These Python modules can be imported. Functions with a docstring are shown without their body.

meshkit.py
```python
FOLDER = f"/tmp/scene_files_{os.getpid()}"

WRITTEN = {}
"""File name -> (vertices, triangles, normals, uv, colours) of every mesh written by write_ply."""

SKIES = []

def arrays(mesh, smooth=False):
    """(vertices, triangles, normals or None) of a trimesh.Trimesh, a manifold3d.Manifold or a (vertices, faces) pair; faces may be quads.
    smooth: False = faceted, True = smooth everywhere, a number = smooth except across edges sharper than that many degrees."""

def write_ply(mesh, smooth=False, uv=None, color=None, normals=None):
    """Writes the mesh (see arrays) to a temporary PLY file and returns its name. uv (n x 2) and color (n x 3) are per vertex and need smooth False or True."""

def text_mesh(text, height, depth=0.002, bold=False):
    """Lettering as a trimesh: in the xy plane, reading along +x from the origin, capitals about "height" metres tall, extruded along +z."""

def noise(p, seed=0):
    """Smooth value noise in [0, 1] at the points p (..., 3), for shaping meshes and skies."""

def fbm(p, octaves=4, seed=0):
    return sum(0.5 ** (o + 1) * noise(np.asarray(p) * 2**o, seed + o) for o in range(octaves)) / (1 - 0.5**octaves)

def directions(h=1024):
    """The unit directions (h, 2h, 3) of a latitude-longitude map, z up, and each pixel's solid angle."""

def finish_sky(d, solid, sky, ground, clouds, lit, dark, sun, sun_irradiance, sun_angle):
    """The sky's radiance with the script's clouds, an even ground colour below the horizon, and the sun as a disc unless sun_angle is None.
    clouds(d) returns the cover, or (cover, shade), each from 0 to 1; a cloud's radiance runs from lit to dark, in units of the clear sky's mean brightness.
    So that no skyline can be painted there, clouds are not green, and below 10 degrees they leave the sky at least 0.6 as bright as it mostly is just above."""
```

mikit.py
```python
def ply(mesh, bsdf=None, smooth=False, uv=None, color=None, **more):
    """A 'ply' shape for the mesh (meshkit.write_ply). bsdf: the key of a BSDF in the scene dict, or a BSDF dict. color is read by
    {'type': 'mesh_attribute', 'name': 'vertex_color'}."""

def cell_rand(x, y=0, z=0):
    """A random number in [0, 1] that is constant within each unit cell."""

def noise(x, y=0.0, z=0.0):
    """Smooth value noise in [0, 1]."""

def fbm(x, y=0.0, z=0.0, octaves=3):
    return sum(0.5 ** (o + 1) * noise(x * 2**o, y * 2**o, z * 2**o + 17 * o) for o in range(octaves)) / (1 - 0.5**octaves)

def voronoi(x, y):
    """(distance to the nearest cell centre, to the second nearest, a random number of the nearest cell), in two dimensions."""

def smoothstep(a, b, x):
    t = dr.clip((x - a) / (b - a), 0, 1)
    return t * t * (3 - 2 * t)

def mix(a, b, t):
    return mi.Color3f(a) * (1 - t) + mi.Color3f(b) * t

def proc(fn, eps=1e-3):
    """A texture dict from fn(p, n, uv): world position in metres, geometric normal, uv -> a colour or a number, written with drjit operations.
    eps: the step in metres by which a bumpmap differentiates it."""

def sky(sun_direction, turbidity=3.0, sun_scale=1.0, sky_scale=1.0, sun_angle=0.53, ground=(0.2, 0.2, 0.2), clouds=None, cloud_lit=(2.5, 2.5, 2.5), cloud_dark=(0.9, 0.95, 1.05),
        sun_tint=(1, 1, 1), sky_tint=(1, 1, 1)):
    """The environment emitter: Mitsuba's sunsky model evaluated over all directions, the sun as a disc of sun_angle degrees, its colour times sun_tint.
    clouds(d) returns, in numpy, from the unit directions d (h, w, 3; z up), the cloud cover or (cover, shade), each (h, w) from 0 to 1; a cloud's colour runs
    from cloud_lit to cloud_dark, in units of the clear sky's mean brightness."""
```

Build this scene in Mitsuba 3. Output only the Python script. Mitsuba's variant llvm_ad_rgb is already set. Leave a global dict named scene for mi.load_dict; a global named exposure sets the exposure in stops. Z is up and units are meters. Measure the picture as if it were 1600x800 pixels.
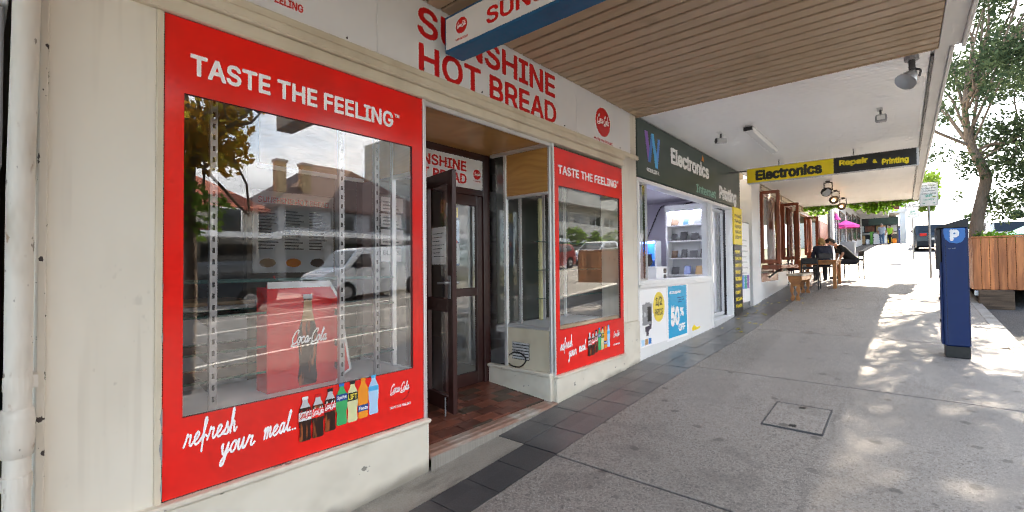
import math, random
import numpy as np, trimesh, shapely, drjit as dr, mitsuba as mi
import mikit, meshkit
from mikit import noise, fbm, voronoi, cell_rand, smoothstep, mix
from scipy.interpolate import PchipInterpolator
from shapely.geometry import Polygon, LineString, Point, box as sbox
from shapely import affinity
import manifold3d as m3

random.seed(7); rng = np.random.default_rng(7)
T = mi.ScalarTransform4f
scene, labels = {}, {}
# ------------------------------------------------------------------ camera, light, exposure
F0 = 719.7; YAW, PIT, ROL = .70436, .0217, -.00953
_F = np.array([math.cos(PIT)*math.cos(YAW), math.cos(PIT)*math.sin(YAW), math.sin(PIT)])
_R = np.array([math.sin(YAW), -math.cos(YAW), 0.0]); _U = np.cross(_R, _F)
_U2 = -math.sin(ROL)*_R + math.cos(ROL)*_U
EYE = np.array([0, 0, 1.5])
scene['camera'] = dict(type='perspective', fov=math.degrees(2*math.atan(800/F0)), fov_axis='x', near_clip=.05, far_clip=2000,
    to_world=T().look_at(origin=EYE.tolist(), target=(EYE+_F).tolist(), up=_U2.tolist()))
SUN = np.array([1.3, -.25, 1.0]); SUN /= np.linalg.norm(SUN)
def clouds(d):
    p = d/np.maximum(d[..., 2:3]+.25, .2)
    n = meshkit.fbm(p*2.2+3.1, 5, 4)
    east = np.clip(d[..., 0]*.9+.35, 0, 1)
    cover = np.clip((n-.47+.30*east)*4, 0, 1)
    return cover, np.clip((n-.6)*2.0, 0, .5)
scene['sky'] = mikit.sky(SUN, turbidity=3, sun_scale=1.0, sky_scale=1.0, clouds=clouds, cloud_lit=(2.6, 2.6, 2.6), cloud_dark=(1.0, 1.03, 1.1), sun_tint=(.92, .98, 1.08), sky_tint=(1.05, 1.0, .92), ground=(.2, .19, .18))
exposure = 4.25
# ------------------------------------------------------------------ materials
def rgb(c): return {'type': 'rgb', 'value': [float(x) for x in c]}
def mat(name, c, rough=.5, spec=.5, metal=0., clear=0., bump=None, bs=.002, eps=1e-3, sheen=0.):
    b = {'type': 'principled', 'base_color': mikit.proc(c) if callable(c) else rgb(c), 'roughness': rough if not callable(rough) else mikit.proc(rough), 'specular': spec, 'metallic': metal}
    if clear: b['clearcoat'] = clear; b['clearcoat_gloss'] = .9
    if bump is not None:
        b = {'type': 'bumpmap', 'arbitrary': mikit.proc(bump, eps), 'scale': bs, 'bsdf': b}
    scene['mat_'+name] = {'type': 'twosided', 'bsdf': b}
    return 'mat_'+name
def C(*v): return mi.Color3f(*v)
def dirt(base, dark, sx=3., amt=.35, streak=True):
    def fn(p, n, uv):
        a = fbm(p.x*sx, p.y*sx, p.z*sx*(.35 if streak else 1.), 4)
        b = fbm(p.x*22, p.y*22, p.z*9, 2)
        return mix(base, dark, smoothstep(.42, .85, a)*amt + b*amt*.35)
    return fn
CREAM = (.72, .672, .575)
def cream_fn(p, n, uv):
    a = fbm(p.x*2.5, p.y*2.5, p.z*.8, 4); s = fbm(p.x*30, p.y*30, p.z*14, 3)
    c = mix(CREAM, (.54, .49, .40), smoothstep(.40, .8, a)*.6)
    dr_ = fbm(p.x*26, p.y*26, p.z*1.1, 3)
    c = mix(c, (.40, .35, .27), smoothstep(.58, .78, dr_)*.16)
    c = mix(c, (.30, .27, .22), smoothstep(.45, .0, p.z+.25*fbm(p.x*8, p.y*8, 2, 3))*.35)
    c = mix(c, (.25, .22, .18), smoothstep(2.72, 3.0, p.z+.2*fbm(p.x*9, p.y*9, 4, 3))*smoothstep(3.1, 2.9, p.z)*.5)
    c = mix(c, (.28, .25, .2), smoothstep(.66, .80, s)*smoothstep(.5, .75, a)*.8)
    return c
M_cream = mat('cream_render', cream_fn, .62, .35, bump=lambda p, n, uv: fbm(p.x*60, p.y*60, p.z*60, 3), bs=.002)
def plinth_fn(p, n, uv):
    base = .045*p.x-.06
    h = p.z-base
    a = fbm(p.x*5, p.y*5, p.z*5, 4)
    c = mix((.70, .655, .555), (.56, .515, .42), smoothstep(.4, .8, a)*.6)
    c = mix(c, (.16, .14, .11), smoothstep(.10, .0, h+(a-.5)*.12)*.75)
    k = smoothstep(.765, .79, fbm(p.x*17, p.y*17, p.z*17, 3))
    return mix(c, (.16, .15, .13), k*.8)
M_plinth = mat('plinth_paint', plinth_fn, .5, .4, bump=lambda p, n, uv: fbm(p.x*25, p.y*25, p.z*25, 4), bs=.006)
M_trim = mat('cream_timber', dirt((.64, .575, .45), (.42, .35, .24), 4, .5), .5, .4)
def wornstrip_fn(p, n, uv):
    a = fbm(p.x*55, p.y*40, p.z*22, 3)
    return mix((.62, .57, .48), (.05, .04, .035), smoothstep(.735, .76, a))
M_worn = mat('worn_strip', wornstrip_fn, .55, .4)
def pipe_fn(p, n, uv):
    a = fbm(p.x*12, p.y*12, p.z*3, 4); b = fbm(p.x*45, p.y*45, p.z*18, 3)
    c = mix((.62, .58, .51), (.42, .36, .28), smoothstep(.45, .75, a)*.7)
    c = mix(c, (.30, .19, .11), smoothstep(.64, .72, b)*smoothstep(.5, .62, a)*.8)
    return mix(c, (.10, .085, .07), smoothstep(.74, .78, b)*.7)
M_pipe = mat('pipe_paint', pipe_fn, .5, .4)
M_white = mat('white_paint', (.74, .74, .73), .45, .4)
M_signw = mat('sign_white', dirt((.72, .72, .73), (.60, .60, .61), 2, .4), .35, .5)
M_red = mat('red_vinyl', lambda p, n, uv: mix((.82, .014, .008), (.68, .022, .015), smoothstep(.35, .75, fbm(p.x*2.2, 1, p.z*1.4, 4))), lambda p, n, uv: .11+.10*fbm(p.x*6, p.y*6, p.z*2, 3), .5)
M_letred = mat('letter_red', (.56, .014, .014), .35, .4)
M_letwhite = mat('letter_white', (.88, .88, .88), .4, .4)
M_gasket = mat('black_gasket', (.02, .02, .02), .6, .3)
M_alu = mat('aluminium_strip', (.70, .70, .70), .35, .5, metal=.6)
M_galv = mat('galvanised', (.45, .46, .47), .4, .5, metal=.8)
M_dkframe = mat('maroon_door_paint', dirt((.045, .014, .012), (.022, .009, .008), 6, .6), .3, .5)
M_blue = mat('blue_frame', dirt((.018, .11, .24), (.012, .06, .13), 3, .6), .45, .4)
def ply_fn(p, n, uv):
    g = fbm(p.x*3, p.y*3, p.z*40+fbm(p.x*2, p.y*2, p.z*2, 2)*8, 3)
    return mix((.50, .27, .085), (.33, .155, .042), g)
M_ply = mat('varnished_ply', ply_fn, .3, .5)
def soffit_fn(p, n, uv):
    k = cell_rand(dr.floor(p.x/.14+.5), 3)
    a = fbm(p.x*9, p.y*1.2, 0, 3); b = fbm(p.x*1.1, p.y*1.1, 5, 3)
    c = mix((.36, .260, .165), (.46, .345, .24), k*.35+a*.4)
    c = mix(c, (.46, .35, .26), smoothstep(.55, .78, b)*.6)
    return mix(c, (.07, .05, .035), smoothstep(.72, .85, fbm(p.x*4, p.y*4, 9, 3))*.25)
M_soffit = mat('brown_soffit', soffit_fn, .5, .35)
M_wsoffit = mat('white_soffit', dirt((.90, .895, .89), (.80, .785, .76), 1.2, .5, False), .5, .35)
M_grout = mat('joint_shadow', (.045, .035, .028), .9, .1)
M_fascia = mat('grey_white_fascia', dirt((.62, .61, .59), (.45, .43, .40), 2, .5, False), .5, .4)
# ground
def agg(p, sc): return voronoi(p.x*sc, p.y*sc)
def slab_fn(p, n, uv):
    d1, d2, k = voronoi(p.x*95, p.y*95)
    d1b, d2b, kb = voronoi(p.x*210+7, p.y*210)
    big = fbm(p.x*.9, p.y*.9, 0, 4); mid = fbm(p.x*5, p.y*5, 3, 3)
    c = mix((.182, .166, .153), (.262, .242, .224), smoothstep(.25, .75, k*.75+kb*.25))
    c = mix(c, (.42, .40, .38), smoothstep(.92, .98, kb)*.7)
    c = mix(c, (.09, .083, .078), smoothstep(.08, .03, k)*.6)
    c *= .78+.42*big
    c = mix(c, (.11, .10, .095), smoothstep(.60, .78, mid)*.30)
    g1, g2, gk = voronoi(p.x*2.1, p.y*2.1)
    r = .05+.05*gk
    spot = smoothstep(r, r*.55, g1+(fbm(p.x*30, p.y*30, 0, 2)-.5)*.08)*smoothstep(.45, .5, gk)
    c = mix(c, (.06, .055, .05), spot*.65)
    h1, h2, hk = voronoi(p.x*5.3+3, p.y*5.3)
    c = mix(c, (.08, .073, .068), smoothstep(.11, .06, h1+(fbm(p.x*40, p.y*40, 3, 2)-.5)*.06)*smoothstep(.62, .66, hk)*.5)
    c = mix(c, (.10, .09, .083), smoothstep(.035, .0, dr.abs(p.y-.35-.22*fbm(p.x*1.3, 4, 0, 3)))*smoothstep(.55, .7, fbm(p.x*.8, 9, 0, 2))*.3)
    return c
M_slab = mat('exposed_aggregate', slab_fn, .55, .45, bump=lambda p, n, uv: .7*voronoi(p.x*95, p.y*95)[0]+.3*voronoi(p.x*210+7, p.y*210)[0], bs=.0022)
def tile_fn(p, n, uv):
    a = fbm(p.x*6, p.y*6, 0, 4); s = noise(p.x*260, p.y*260, 0)
    k = cell_rand(dr.floor(p.x/.31), dr.floor(p.y*3.2), 5)
    c = mix((.082, .082, .086), (.150, .143, .140), k*.6+a*.4)
    c = mix(c, (.035, .036, .040), smoothstep(3.05, 2.8, p.x)*.80)
    c = mix(c, (.06, .06, .064), smoothstep(5.0, 6.5, p.x)*.5)
    return c*(.85+.3*s)
M_ptile = mat('stone_paving_tile', tile_fn, lambda p, n, uv: .34+.2*fbm(p.x*8, p.y*8, 1, 3)-.14*smoothstep(5.0, 6.5, p.x), .6, bump=lambda p, n, uv: fbm(p.x*40, p.y*40, 0, 4), bs=.004)
def screed_fn(p, n, uv):
    a = fbm(p.x*3, p.y*7, 0, 4); s = noise(p.x*180, p.y*180, 0)
    c = mix((.27, .25, .22), (.15, .137, .12), smoothstep(.35, .75, a))
    return c*(.85+.3*s)
M_screed = mat('cement_screed', screed_fn, .6, .4, bump=lambda p, n, uv: fbm(p.x*40, p.y*40, 0, 4), bs=.004)
def asphalt_fn(p, n, uv):
    s = noise(p.x*120, p.y*120, 0); a = fbm(p.x*.7, p.y*1.6, 0, 4)
    return mix((.062, .060, .058), (.105, .100, .096), a)*(.7+.6*s)
M_road = mat('asphalt', asphalt_fn, .7, .4)
M_line = mat('road_paint', (.68, .67, .63), .6, .3)
M_kerb = mat('kerb_concrete', dirt((.30, .285, .265), (.17, .155, .14), 4, .7, False), .65, .35)
def dtile_fn(p, n, uv):
    k = cell_rand(dr.floor(p.x/.236+dr.floor(p.y/.115)*.5), dr.floor(p.y/.115), 2)
    a = fbm(p.x*7, p.y*7, 0, 3)
    c = mix((.075, .028, .020), (.185, .062, .038), k)
    c = mix(c, (.055, .045, .032), smoothstep(.80, .86, cell_rand(dr.floor(p.x/.236+dr.floor(p.y/.115)*.5), dr.floor(p.y/.115), 8))*.8)
    return c*(.7+.6*a)
M_dtile = mat('quarry_tile', dtile_fn, .34, .5)
M_steel = mat('worn_steel_edge', dirt((.26, .13, .09), (.36, .32, .28), 6, .9, False), .45, .5)
# timbers
def wood(c1, c2, axis, sc=1., wid=None):
    def fn(p, n, uv):
        a, b, c = (p.x, p.y, p.z)
        if axis == 'z': u, v, w = b*26*sc, a*26*sc, c*1.6*sc
        elif axis == 'x': u, v, w = b*26*sc, c*26*sc, a*1.6*sc
        else: u, v, w = a*26*sc, c*26*sc, b*1.6*sc
        g = fbm(u+fbm(w*2, 0, 3, 2)*2, v, w, 4)
        col = mix(c1, c2, smoothstep(.3, .72, g))
        if wid: col *= .72+.56*cell_rand(dr.floor((b+1.1)/wid+.5), 4)
        return col
    return fn
M_board = mat('planter_board', wood((.58, .22, .075), (.38, .13, .045), 'z', .8, .122), .5, .4)
M_sleeper = mat('sleeper_wood', wood((.16, .11, .075), (.06, .045, .035), 'y'), .8, .2)
M_cafe = mat('cafe_red_wood', wood((.245, .060, .022), (.145, .034, .014), 'z', .6), .32, .5)
M_pine = mat('pine_table', wood((.40, .165, .045), (.26, .095, .025), 'x', .6), .4, .5)
M_weather = mat('weathered_top', wood((.42, .36, .28), (.25, .20, .15), 'x', .6), .6, .3)
# electronics
M_green = mat('green_sign', dirt((.026, .050, .038), (.040, .062, .050), 2, .7), .35, .45)
M_black = mat('black_paint', (.012, .012, .013), .4, .5)
M_satin = mat('satin_black_plastic', (.022, .022, .024), .5, .5)
M_yellow = mat('sign_yellow', (.86, .66, .015), .4, .4)
M_cyan = mat('poster_cyan', (.02, .36, .62), .4, .4)
M_pyellow = mat('poster_yellow', (.78, .62, .07), .4, .4)
M_grey = mat('mid_grey', (.27, .27, .28), .5, .4)
M_lgrey = mat('light_grey', (.50, .51, .52), .5, .4)
M_dgrey = mat('dark_grey', (.07, .07, .075), .5, .4)
M_wall_in = mat('lilac_wall', (.36, .34, .40), .6, .3)
M_bluelit = mat('blue_cabinet', (.10, .28, .72), .35, .5)
M_tan = mat('tan', (.42, .27, .13), .55, .3)
M_grout2 = mat('print_charcoal', (.05, .04, .06), .5, .4)
M_lt2 = mat('crate_green', (.12, .32, .06), .5, .4)
M_brown = mat('brown', (.10, .055, .03), .5, .4)
M_orange = mat('orange', (.78, .25, .015), .4, .4)
M_purple = mat('purple', (.22, .10, .42), .4, .4)
M_sky = mat('sky_blue', (.08, .42, .75), .4, .4)
M_lilac = mat('pale_teal_letter', (.20, .42, .33), .5, .3)
M_pink = mat('pink_canvas', (.85, .10, .45), .6, .3)
M_teal = mat('teal_canvas', (.05, .35, .28), .6, .3)
# meter
M_meter = mat('meter_blue', dirt((.006, .024, .115), (.016, .036, .115), 5, .6), .42, .3)
M_meter2 = mat('meter_badge_blue', (.03, .16, .50), .35, .5)
# bottles
M_cola = mat('cola', lambda p, n, uv: mix((.030, .010, .006), (.30, .075, .02), smoothstep(.58, .72, fbm(p.x*75, 0, p.z*9, 2))), .25, .5)
M_bgreen = mat('bottle_green', (.05, .40, .13), .3, .5)
M_bpale = mat('bottle_pale', (.66, .66, .36), .3, .5)
M_borange = mat('bottle_orange', (.85, .30, .02), .3, .5)
M_bwater = mat('bottle_water', (.42, .62, .84), .3, .5)
M_navy = mat('label_navy', (.02, .06, .25), .35, .5)
# interior
M_tanwall = mat('interior_wall', dirt((.14, .115, .08), (.09, .075, .05), 2, .5, False), .7, .3)
M_ceil = mat('interior_ceiling', (.20, .19, .17), .7, .3)
M_inwhite = mat('interior_white', (.68, .70, .70), .4, .4)
M_bayback = mat('dark_green_glass_back', (.045, .060, .052), .2, .5)
M_floorin = mat('interior_floor', (.20, .19, .18), .5, .4)
M_glassedge = mat('shelf_glass_edge', (.012, .07, .055), .25, .6)
M_redin = mat('fridge_red', (.62, .02, .02), .3, .5)
# glass
scene['mat_pane'] = {'type': 'thindielectric', 'int_ior': 2.0}
M_pane = 'mat_pane'
# vegetation
def leafmat(name, c, tr=.5):
    scene['mat_'+name] = {'type': 'principledthin', 'base_color': rgb(c), 'roughness': .45, 'diff_trans': tr, 'spec_trans': 0., 'eta': 1.4}
    return 'mat_'+name
L_dk = leafmat('leaf_dark', (.045, .068, .036)); L_md = leafmat('leaf_mid', (.095, .130, .064)); L_lt = leafmat('leaf_light', (.16, .26, .045), .8)
L_vine = leafmat('leaf_vine', (.20, .40, .03), 1.0)
L_au = leafmat('leaf_autumn', (.46, .25, .03), 1.1); L_au2 = leafmat('leaf_autumn_yellow', (.52, .42, .05), 1.1)
def bark_fn(p, n, uv):
    return mix((.21, .165, .13), (.10, .078, .06), fbm(p.x*9, p.y*9, p.z*4, 4))
M_bark = mat('bark', bark_fn, .85, .2, bump=lambda p, n, uv: fbm(p.x*14, p.y*14, p.z*6, 4), bs=.03)
# buildings across and far
def roof_fn(p, n, uv):
    r = dr.floor(p.z/.16); a = cell_rand(dr.floor(p.x/.28), r, 3)
    ln = smoothstep(.0, .25, p.z/.16-r)
    return mix((.24, .060, .036), (.34, .105, .06), a)*(.45+.55*ln)
M_roof = mat('terracotta_roof', roof_fn, .7, .3)
def brick_fn(p, n, uv):
    row = dr.floor(p.z/.086); u = (p.x+p.y)/.24+row*.5
    k = cell_rand(dr.floor(u), row, 1)
    j = smoothstep(.0, .1, p.z/.086-row)*smoothstep(.0, .05, u-dr.floor(u))
    return mix((.42, .38, .30), mix((.36, .24, .13), (.50, .36, .20), k), j)
M_slate = mat('brown_roof_tile', lambda p, n, uv: roof_fn(p, n, uv)*.22+C(.06, .055, .05), .7, .3)
M_brick = mat('tan_brick', brick_fn, .8, .2)
M_render = mat('pale_render', dirt((.55, .52, .46), (.38, .35, .30), 1., .5), .7, .3)
M_darkglass = mat('dark_window', (.02, .024, .028), .08, .6)
M_maroon = mat('maroon_awning', (.11, .018, .02), .6, .3)
M_carwhite = mat('car_white', (.72, .73, .74), .25, .5, clear=1.)
M_cardark = mat('car_dark', (.018, .026, .036), .2, .5, clear=1.)
M_carsilver = mat('car_silver', (.38, .39, .41), .25, .5, metal=.5, clear=1.)
M_carred = mat('car_red', (.35, .02, .015), .25, .5, clear=1.)
M_tyre = mat('tyre', (.02, .02, .02), .8, .2)
M_rim = mat('rim', (.5, .5, .52), .3, .5, metal=.8)
M_lamp_r = mat('tail_lamp', (.5, .01, .01), .2, .6)
M_lamp_w = mat('head_lamp', (.75, .75, .75), .1, .6)
# people
M_skin = mat('skin', (.50, .27, .18), .5, .4)
M_blond = mat('blond_hair', (.36, .24, .10), .6, .3); M_dhair = mat('dark_hair', (.02, .014, .01), .5, .4); M_ghair = mat('grey_hair', (.25, .23, .21), .6, .3)
M_jacket = mat('navy_jacket', (.03, .036, .06), .7, .2); M_tblack = mat('black_tshirt', (.014, .014, .015), .8, .2)
M_jeans = mat('blue_jeans', (.08, .15, .26), .8, .2); M_shirt = mat('grey_blue_shirt', (.36, .42, .50), .8, .2); M_vest = mat('hi_vis', (.42, .72, .05), .7, .2)
M_dtrous = mat('dark_trousers', (.02, .02, .025), .8, .2)
def ground_fn(p, n, uv):
    a = fbm(p.x*.05, p.y*.05, 0, 4)
    return mix((.08, .10, .04), (.16, .14, .10), a)
M_ground = mat('ground_earth', ground_fn, .9, .2)
# ------------------------------------------------------------------ mesh helpers
def tm(v, f): return trimesh.Trimesh(np.asarray(v, float), np.asarray(f, int), process=False)
def cat(*ms):
    ms = [m for m in ms if m is not None]
    return trimesh.util.concatenate(ms) if len(ms) > 1 else ms[0]
_BF = np.array([[0,1,3],[0,3,2],[4,6,7],[4,7,5],[0,4,5],[0,5,1],[2,3,7],[2,7,6],[0,2,6],[0,6,4],[1,5,7],[1,7,3]])
def box(x0, x1, y0, y1, z0, z1, b=0.):
    if b <= 0:
        v = np.array([[x, y, z] for x in (x0, x1) for y in (y0, y1) for z in (z0, z1)], float)
        return tm(v, _BF)
    b = min(b, .45*min(x1-x0, y1-y0, z1-z0))
    pts = []
    for x, sx in ((x0, 1), (x1, -1)):
        for y, sy in ((y0, 1), (y1, -1)):
            for z, sz in ((z0, 1), (z1, -1)):
                pts += [[x+sx*b, y+sy*b, z], [x+sx*b, y, z+sz*b], [x, y+sy*b, z+sz*b]]
    return man(m3.Manifold.hull_points(np.array(pts)))
def man(m):
    me = m.to_mesh(); return tm(me.vert_properties[:, :3], me.tri_verts)
def frame_of(d):
    d = np.asarray(d, float); d = d/np.linalg.norm(d)
    a = np.cross(d, [0, 0, 1] if abs(d[2]) < .9 else [1, 0, 0]); a /= np.linalg.norm(a)
    return d, a, np.cross(d, a)
def tube(pts, r, n=10, cap=True):
    pts = np.asarray(pts, float); k = len(pts); r = np.broadcast_to(np.asarray(r, float), (k,))
    V = []
    d0 = None
    for i in range(k):
        d = pts[min(i+1, k-1)]-pts[max(i-1, 0)]
        d, a, b = frame_of(d)
        if d0 is not None:
            a = a0-d*np.dot(a0, d); a /= np.linalg.norm(a); b = np.cross(d, a)
        d0, a0 = d, a
        t = np.arange(n)/n*2*np.pi
        V.append(pts[i]+r[i]*(np.cos(t)[:, None]*a+np.sin(t)[:, None]*b))
    V = np.vstack(V); f = []
    for i in range(k-1):
        for j in range(n):
            p, q = i*n+j, i*n+(j+1) % n
            f += [[p, q, q+n], [p, q+n, p+n]]
    if cap:
        V = np.vstack([V, pts[:1], pts[-1:]]); c0, c1 = k*n, k*n+1
        for j in range(n):
            f += [[c0, (j+1) % n, j], [c1, (k-1)*n+j, (k-1)*n+(j+1) % n]]
    return tm(V, f)
def cyl(p0, p1, r0, r1=None, n=16): return tube([p0, p1], [r0, r0 if r1 is None else r1], n)
def ext(poly, depth):
    poly = poly.buffer(0)
    gs = [g for g in getattr(poly, 'geoms', [poly]) if g.area > 1e-9]
    return trimesh.util.concatenate([trimesh.creation.extrude_polygon(g, depth, engine='earcut') for g in gs])
def tf(m, R, t):
    m = m.copy(); m.vertices = m.vertices@np.array(R, float).T+np.array(t, float); return m
FA = [[1,0,0],[0,0,-1],[0,1,0]]     # local x -> X, local y -> Z, local z -> -Y : faces the street
FX = [[0,0,-1],[-1,0,0],[0,1,0]]    # local x -> -Y, y -> Z, z -> -X : faces down the street towards -X
def onwall(poly, y, depth=.003): return tf(ext(poly, depth), FA, (0, y, 0))
def quad(a, b, c, d): return tm([a, b, c, d], [[0,1,2],[0,2,3]])
def paneY(x0, x1, z0, z1, y): return quad((x0,y,z0),(x1,y,z0),(x1,y,z1),(x0,y,z1))
def paneX(y0, y1, z0, z1, x): return quad((x,y0,z0),(x,y1,z0),(x,y1,z1),(x,y0,z1))
_TX = {}
def text(s, h, wt=0., xs=1., bold=True):
    """lettering as a flat polygon, capitals h tall, from the origin along +x; wt thickens by wt*h, xs stretches"""
    k = (s, bold)
    if k not in _TX:
        m = meshkit.text_mesh(s, 1.0, .01, bold)
        v, f = m.vertices, m.faces
        tri = v[f]; ok = (np.abs(tri[:, :, 2]).max(1) < 1e-6)
        _TX[k] = shapely.union_all([Polygon(t[:, :2]) for t in tri[ok]]).buffer(.001)
    g = _TX[k]
    if wt: g = g.buffer(wt, join_style=2, mitre_limit=2)
    return affinity.scale(g, h*xs, h, origin=(0, 0))
def fit(s, x0, x1, z0, h, wt=0., bold=True):
    g = text(s, h, wt, 1., bold); a, b, c, d = g.bounds
    k = (x1-x0)/(c-a)
    return affinity.translate(affinity.scale(g, k, 1, origin=(a, 0)), x0-a, z0)
GL = {'r': ([[(0,.1),(.22,.6),(.33,1.05),(.4,.86),(.6,.93),(.7,.85),(.6,.4),(.68,.05),(.88,.12),(1.0,.3)]], .98),
 'e': ([[(0,.25),(.35,.42),(.62,.8),(.45,1.0),(.2,.75),(.12,.35),(.3,.02),(.6,.1),(.85,.35)]], .82),
 'f': ([[(0,.2),(.35,.9),(.58,1.7),(.47,2.0),(.33,1.6),(.28,.5),(.2,-.7)],[(.27,.3),(.5,.55),(.8,.3)]], .74),
 's': ([[(0,.1),(.33,.6),(.43,1.05),(.5,.7),(.62,.35),(.45,.02),(.12,.1)],[(.45,.02),(.72,.25)]], .68),
 'h': ([[(0,.2),(.4,1.1),(.52,1.9),(.38,2.0),(.28,1.2),(.2,0)],[(.22,.4),(.45,.9),(.62,.85),(.6,.3),(.72,0),(.95,.3)]], .9),
 'y': ([[(0,.7),(.1,1.0),(.12,.4),(.3,.05),(.55,.5),(.65,1.0)],[(.65,1.0),(.55,0),(.4,-.8),(.15,-.85),(.2,-.4),(.6,.05),(.85,.35)]], .82),
 'o': ([[(.55,1),(.25,.85),(.12,.4),(.3,.02),(.55,.2),(.65,.7),(.5,1.0),(.6,.8),(.88,.88)]], .76),
 'u': ([[(.0,.8),(.15,1),(.12,.4),(.28,.03),(.5,.4),(.62,1.0),(.6,.3),(.72,.03),(.92,.3)]], .86),
 'm': ([[(0,.8),(.15,1.0),(.15,.5),(.1,0)],[(.12,.4),(.32,.98),(.45,.9),(.42,0)],[(.43,.4),(.62,.98),(.76,.9),(.74,.2),(.85,.02),(1.05,.3)]], 1.02),
 'a': ([[(.6,.85),(.4,1),(.15,.7),(.15,.2),(.35,.02),(.55,.4),(.65,.95)],[(.65,.95),(.6,.3),(.72,.03),(.92,.3)]], .86),
 'l': ([[(0,.2),(.35,1.1),(.5,1.8),(.38,2.0),(.26,1.4),(.22,.4),(.35,.03),(.6,.3)]], .56),
 'C': ([[(1.05,1.5),(1.15,1.85),(.85,2.0),(.4,1.5),(.2,.7),(.45,.05),(.9,.1),(1.3,.6)],[(.45,.05),(.2,-.25),(.8,-.35),(1.7,-.15)]], 1.1),
 'c': ([[(.58,.75),(.5,1),(.2,.8),(.12,.35),(.3,.02),(.6,.12),(.85,.35)]], .76),
 'w': ([[(.0,.8),(.15,1),(.12,.4),(.28,.03),(.5,.4),(.6,1.0),(.6,.3),(.75,.03),(1,.5),(1.05,1)]], 1.1),
 '-': ([[(0,.5),(.35,.58)]], .4), ' ': ([], .6), '.': ([[(.05,.02),(.1,.03)]], .35)}
def spline(p, n=5):
    p = np.array(p, float)
    if len(p) < 3: return p
    q = np.vstack([2*p[0]-p[1], p, 2*p[-1]-p[-2]]); out = []
    for i in range(1, len(q)-2):
        for t in np.linspace(0, 1, n, endpoint=False):
            a, b, c, d = q[i-1], q[i], q[i+1], q[i+2]
            out.append(.5*(2*b+(c-a)*t+(2*a-5*b+4*c-d)*t*t+(3*b-a-3*c+d)*t**3))
    out.append(p[-1]); return np.array(out)
def script(s, w=.17):
    x = 0; g = []
    for ch in s:
        st, adv = GL[ch]
        for k in st:
            q = spline(k); q = np.c_[q[:, 0]+x+.28*q[:, 1], q[:, 1]]
            g.append(LineString(q).buffer(w/2, quad_segs=2))
        x += adv
    return shapely.union_all(g).simplify(.02)
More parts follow.
